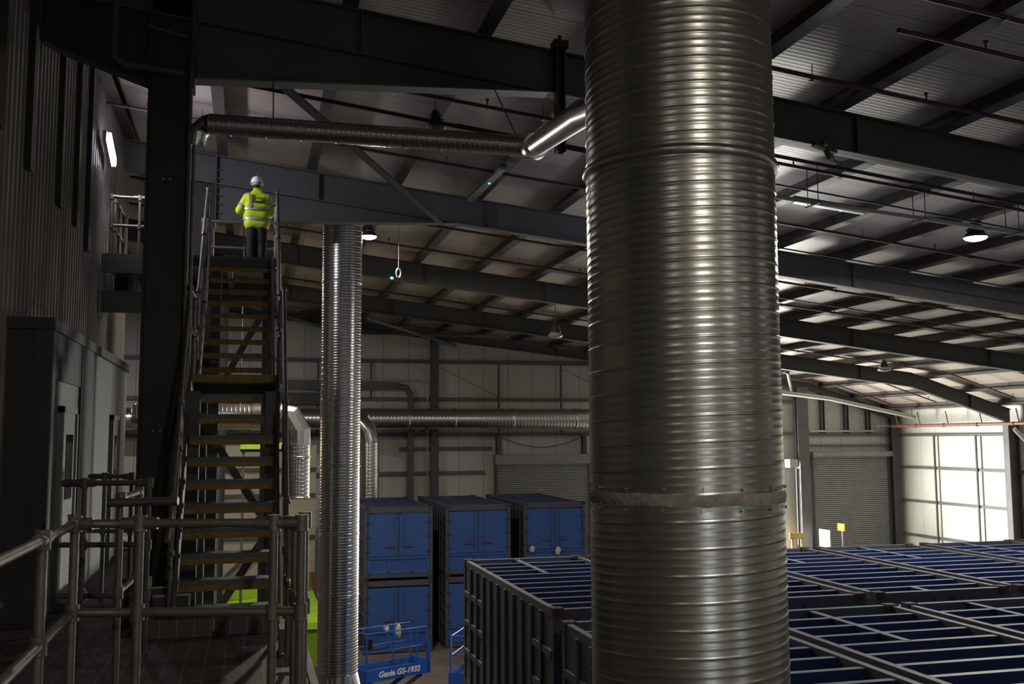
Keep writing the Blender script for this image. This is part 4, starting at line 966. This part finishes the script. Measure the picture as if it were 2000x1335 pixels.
for k, (y, wd, z0) in enumerate(((10.4, .25, 10.5), (11.9, .14, 10.45), (13.75, .16, 10.45), (15.0, .14, 10.45), (16.1, .2, 10.3))):
    single('cladding_post', MB().box((-2.46, y-wd/2, z0), (-2.40, y+wd/2, ROOF(-2.4)-.01)), 'steel_black',
           ['dark upright post on the cladding at the extreme left', 'dark upright post on the cladding, second from the left edge', 'dark upright post on the cladding, middle of the row',
            'dark upright post on the cladding, second from the tube light', 'dark upright post on the cladding nearest the tube light'][k], 'post')
single('support_upright', MB().box((-2.7, 21.05, 0), (-2.4, 21.2, 8.62)).box((-2.7, 5.1, 0), (-2.55, 5.25, 5.6)), 'steel_black', 'dark steel uprights under the ends of the cladding wall', 'frame')
# pipes around the head of the column
single('conduit', MB().tube([(-1.62, 12.2, 13.0), (-1.62, 12.2, 11.95), (-1.5, 12.2, 11.86), (-1.3, 12.2, 11.86), (-.85, 12.2, 11.82)], .045, 12), 'steel', 'thick dark pipe bending around the head of the big column', 'pipe')
single('conduit', MB().tube([(-1.25, 12.15, 12.35), (-.8, 12.15, 12.25)], .02, 8), 'stringer', 'thin pipe across the face of the big column near its top', 'pipe')
single('conduit', MB().tube([(-.70, 12.25, 5.6), (-.70, 12.25, 11.05)], .022, 10), 'galvpipe', 'thin pale vertical pipe on the right edge of the big column', 'pipe')
single('conduit', MB().tube([(-.755, 12.2, 5.6), (-.755, 12.2, 11.9)], .022, 10), 'stringer', 'thin dark vertical conduit on the face of the big column beside the pale pipe', 'conduit')

# ------------------------------------------------------------------ people
def capsules(segs, balls=(), vox=.02, smooth=6):
    """tapered limbs fused into one continuous skin"""
    mb = MB()
    for a, b, ra, rb in segs:
        a, b = Vector(a), Vector(b); d = (b-a); L = d.length; d.normalize()
        N = 7; pts = []; 
        x = d.cross(Vector((0,1,0)) if abs(d.y) < .9 else Vector((1,0,0))).normalized(); y = d.cross(x); n = 14; vs = []
        prof = [(0, -ra)]+[(ra*math.sin(t*PI/2/4), -ra*math.cos(t*PI/2/4)) for t in range(1, 5)]+[(rb*math.cos(t*PI/2/4), L+rb*math.sin(t*PI/2/4)) for t in range(0, 4)]+[(0, L+rb)]
        for r_, h in prof[1:-1]:
            for t in range(n): q = 2*PI*t/n; vs.append(a+d*h+(x*math.cos(q)+y*math.sin(q))*r_)
        m = len(prof)-2; fs = [(i*n+t, i*n+(t+1) % n, (i+1)*n+(t+1) % n, (i+1)*n+t) for i in range(m-1) for t in range(n)]
        vs += [a-d*ra, b+d*rb]; fs += [(m*n, (t+1) % n, t) for t in range(n)]+[(m*n+1, (m-1)*n+t, (m-1)*n+(t+1) % n) for t in range(n)]
        mb.add(vs, fs, True)
    for c, r_, sc in balls: mb.blob(c, r_, 0, 16, 0, sc)
    return mb
def skin_part(name, mb, m, parent, vox=.02, sm=8):
    o = part(name, mb, m, parent)
    md = o.modifiers.new('remesh', 'REMESH'); md.mode = 'VOXEL'; md.voxel_size = vox; md.use_smooth_shade = True
    s_ = o.modifiers.new('smooth', 'SMOOTH'); s_.iterations = sm; s_.factor = .5
    return o
def worker(base, label):
    bx, by, bz = base
    V = lambda x, y, z: (bx+x, by+y, bz+z)
    t = thing('person', label, 'person', base)
    # facing +Y (away), looking down to the left; left hand in front of the chest
    segs = [(V(-.10,0,.10), V(-.105,.02,.50), .05, .065), (V(-.105,.02,.50), V(-.09,0,.90), .068, .09),
            (V(.10,.02,.10), V(.105,.03,.50), .05, .065), (V(.105,.03,.50), V(.09,0,.90), .068, .09),
            (V(-.10,-.04,.05), V(-.12,.15,.05), .045, .04), (V(.10,-.02,.05), V(.12,.17,.05), .045, .04),
            (V(-.07,0,.95), V(.07,0,.95), .12, .12), (V(-.05,0,1.05), V(.05,0,1.05), .12, .12), (V(-.07,.0,1.28), V(.07,.0,1.28), .13, .13),
            (V(-.12,0,1.42), V(.12,0,1.42), .07, .07), (V(0,.0,1.42), V(-.01,.04,1.56), .055, .052),
            (V(-.18,0,1.41), V(-.30,-.02,1.15), .055, .045), (V(-.30,-.02,1.15), V(-.16,.22,1.08), .042, .032),
            (V(.18,0,1.41), V(.25,.03,1.13), .055, .045), (V(.25,.03,1.13), V(.12,.24,1.02), .042, .032)]
    for s_, hx, hz in ((-1, -.16, 1.08), (1, .12, 1.02)):   # palms, four fingers, thumb
        segs.append((V(hx, .24, hz), V(hx+.03*-s_, .30, hz), .03, .028))
        for f in range(4):
            q0 = V(hx-s_*.03, .31, hz+.027-f*.018); q1 = V(hx-s_*.05, .345+.006*(f in (1, 2)), hz+.022-f*.018); q2 = V(hx-s_*.075, .34, hz+.018-f*.018)
            segs += [(q0, q1, .0088, .008), (q1, q2, .008, .007)]
        segs.append((V(hx, .26, hz+.03), V(hx-s_*.04, .30, hz+.05), .011, .009))
    head = [(V(-.015,.05,1.655), .105, (.78, .95, 1.12)), (V(-.02,.12,1.60), .05, (.8, .8, .8)), (V(-.02,.158,1.63), .016, (.8, 1.2, 1.3)),
            (V(-.105,.05,1.64), .02, (.5, .9, 1.5)), (V(.075,.05,1.64), .02, (.5, .9, 1.5))]
    skin_part('body', capsules(segs, head), 'skin', t, .012, 3)
    part('eye', MB().blob(V(-.05,.142,1.66), .011, 1, jit=0), 'white', t); part('eye', MB().blob(V(.012,.144,1.66), .011, 1, jit=0), 'white', t)
    part('mouth', MB().blob(V(-.02,.158,1.59), .012, 1, jit=0, sc=(2, .6, .5)), 'redpipe', t)
    part('hair', MB().blob(V(-.015,.03,1.655), .112, 1, 16, .02, (.8, .86, 1.05)), 'hair', t)
    # trousers
    skin_part('trousers', capsules([(V(-.10,0,.12), V(-.105,.02,.52), .085, .098), (V(-.105,.02,.52), V(-.085,0,.88), .10, .13),
                                    (V(.10,.02,.12), V(.105,.03,.52), .085, .098), (V(.105,.03,.52), V(.085,0,.88), .10, .13), (V(-.07,0,.95), V(.07,0,.95), .125, .125)]), 'trouser', t, .02, 4)
    for s_ in (-1, 1): skin_part('boot', capsules([(V(s_*.10,-.03,.05), V(s_*.12,.15,.045), .055, .05), (V(s_*.10,-.01,.06), V(s_*.10,0,.18), .055, .055)]), 'black', t, .015, 4)
    # jacket: bulky, open hem
    jk = skin_part('jacket', capsules([(V(-.11,0,.90), V(.11,0,.90), .145, .145), (V(-.12,0,1.05), V(.12,0,1.05), .15, .15), (V(-.12,0,1.22), V(.12,0,1.22), .16, .16),
                                  (V(-.13,0,1.36), V(.13,0,1.36), .125, .125), (V(-.05,0,1.47), V(.05,0,1.47), .075, .075), (V(-.01,.03,1.50), V(-.01,.04,1.565), .08, .075),
                                  (V(-.19,0,1.38), V(-.335,-.03,1.13), .095, .085), (V(-.335,-.03,1.13), V(-.19,.19,1.07), .085, .062),
                                  (V(.19,0,1.38), V(.27,.02,1.12), .095, .085), (V(.27,.02,1.12), V(.14,.21,1.02), .085, .062)]), 'hivis', t, .018, 5)
    def band(z, rx, ry, h, cx=0):
        return MB().lathe([(1, -h/2), (1.015, 0), (1, h/2)], V(cx, 0, z), 40, sx=rx, sy=ry)
    part('reflective_band', band(1.16, .287, .167, .05), 'refl', jk); part('reflective_band', band(.97, .268, .157, .05), 'refl', jk)
    for s_ in (-1, 1): part('reflective_band', MB().beam(V(s_*(.115 if s_ < 0 else .20),-.165 if s_ < 0 else -.13,1.17), V(s_*(.14 if s_ < 0 else .20),-.135 if s_ < 0 else -.115,1.44), .045, .012, (0,-1,0)), 'refl', jk)
    part('reflective_band', MB().tube([V(-.275,-.018,1.225), V(-.30,-.022,1.185)], .094, 20, cap=False), 'refl', jk)
    part('reflective_band', MB().tube([V(.235,.01,1.24), V(.25,.015,1.2)], .094, 20, cap=False), 'refl', jk)
    lg = MB(); ring = [V(-.05+.03*math.cos(a*PI/8), -.176, 1.345+.026*math.sin(a*PI/8)) for a in range(17)]
    lg.tube(ring, .006, 6)
    rd = random.Random(4)
    for row, z in ((0, 1.335), (1, 1.27)):
        x = -.005 if row == 0 else -.075
        while x < .15:
            wd = rd.uniform(.010, .018); lg.box(V(x, -.183, z), V(x+wd, -.15, z+rd.uniform(.02, .036))); x += wd+.006
    part('printed_logo', lg, 'hair', jk, 'dark printed logo and wording across the back')
    # helmet
    hl = MB().lathe([(.0, .135), (.04, .13), (.085, .105), (.115, .06), (.125, .0), (.128, -.005), (.12, -.006)], V(-.015, .04, 1.675), 28, sx=.97, sy=1.15)
    hm = part('helmet', hl, 'white', t)
    part('brim', MB().lathe([(.12, -.0), (.14, -.008), (.14, -.014), (.12, -.008)], V(-.015, .06, 1.677), 28, sx=.95, sy=1.2), 'white', hm)
    part('ridge', MB().tube([V(-.015, .04+.13*math.cos(a), 1.675+.138*math.sin(a)) for a in [PI*k/10 for k in range(1, 10)]], .008, 8), 'white', hm)
    part('headband', MB().lathe([(.108, -.055), (.112, -.02)], V(-.015, .03, 1.68), 24, sx=.85, sy=1.0), 'whitepipe', hm)
    t.scale = (.90, .95, .965)
    return t
worker((.07, 18.15, GZ), 'person in yellow hi-vis jacket and white helmet standing atop the stairs')
# second worker crouching low beside the slim duct
def croucher(base):
    bx, by, bz = base; V = lambda x, y, z: (bx+x, by+y, bz+z)
    t = thing('person', 'person crouching in navy workwear and red cap, half hidden behind the slim duct', 'person', base)
    segs = [(V(0,0,.12), V(.02,-.12,.50), .055, .07), (V(.02,-.12,.50), V(.18,.12,.42), .08, .1), (V(.22,0,.10), V(.2,-.14,.48), .055, .07), (V(.2,-.14,.48), V(.26,.12,.42), .08, .1),
            (V(0,-.06,.05), V(-.02,-.2,.04), .045, .04), (V(.22,-.06,.05), V(.2,-.2,.04), .045, .04),
            (V(.2,.12,.45), V(.12,-.02,.82), .15, .15), (V(.10,-.04,.85), V(.06,-.08,.98), .06, .055),
            (V(-.03,-.04,.85), V(-.2,-.22,.66), .06, .05), (V(-.2,-.22,.66), V(-.34,-.34,.5), .045, .035), (V(.27,-.02,.83), V(.25,-.25,.62), .06, .05), (V(.25,-.25,.62), V(.1,-.38,.5), .045, .035),
            (V(-.34,-.34,.5), V(-.38,-.38,.45), .035, .03)]
    for f in range(4): segs.append((V(-.38-.012*f, -.39+.012*f, .45), V(-.41-.012*f, -.41+.012*f, .39), .009, .008))
    segs.append((V(-.35, -.37, .47), V(-.35, -.42, .43), .011, .009))
    skin_part('body', capsules(segs, [(V(.03,-.12,1.07), .1, (.8, .95, 1.1)), (V(.02,-.215,1.05), .016, (.8, 1.2, 1.3)), (V(-.055,-.12,1.06), .02, (.5, .9, 1.4)), (V(.115,-.12,1.06), .02, (.5, .9, 1.4))]), 'skin', t, .014, 3)
    part('eye', MB().blob(V(0,-.205,1.08), .01, 1, jit=0), 'white', t); part('eye', MB().blob(V(.06,-.205,1.08), .01, 1, jit=0), 'white', t)
    part('mouth', MB().blob(V(.03,-.205,1.0), .012, 1, jit=0, sc=(2, .6, .5)), 'redpipe', t)
    part('hair', MB().blob(V(.03,-.10,1.08), .106, 1, 16, .02, (.82, .9, 1.0)), 'hair', t)
    jk = skin_part('jacket', capsules([(V(.2,.12,.45), V(.12,-.02,.82), .175, .18), (V(-.03,-.04,.85), V(-.2,-.22,.66), .085, .075), (V(-.2,-.22,.66), V(-.33,-.33,.51), .07, .055),
                                  (V(.27,-.02,.83), V(.25,-.25,.62), .085, .075), (V(.25,-.25,.62), V(.12,-.36,.51), .07, .055)]), 'navy', t, .02, 4)
    part('hi_vis_band', MB().tube([V(-.13,-.145,.745), V(-.17,-.19,.7)], .09, 16, cap=False).tube([V(.155,.05,.66), V(.14,.02,.74)], .195, 24, cap=False), 'hivis', jk)
    skin_part('trousers', capsules(segs[:4][:1] and [(V(0,0,.12), V(.02,-.12,.50), .07, .085), (V(.02,-.12,.50), V(.18,.12,.42), .09, .13), (V(.22,0,.10), V(.2,-.14,.48), .07, .085), (V(.2,-.14,.48), V(.26,.12,.42), .09, .13)]), 'navy', t, .02, 4)
    for x in (0, .22): skin_part('boot', capsules([(V(x,-.02,.05), V(x-.02,-.2,.045), .055, .05), (V(x,0,.06), V(x,0,.16), .055, .055)]), 'black', t, .015, 4)
    part('cap', MB().lathe([(0, .1), (.06, .09), (.1, .05), (.112, 0), (.118, -.005)], V(.03,-.11,1.10), 24, sx=.95, sy=1.1).lathe([(.1, 0), (.13, -.01), (.1, -.012)], V(.03,-.15,1.10), 20), 'redhat', t)
croucher((1.72, 29.9, 0))
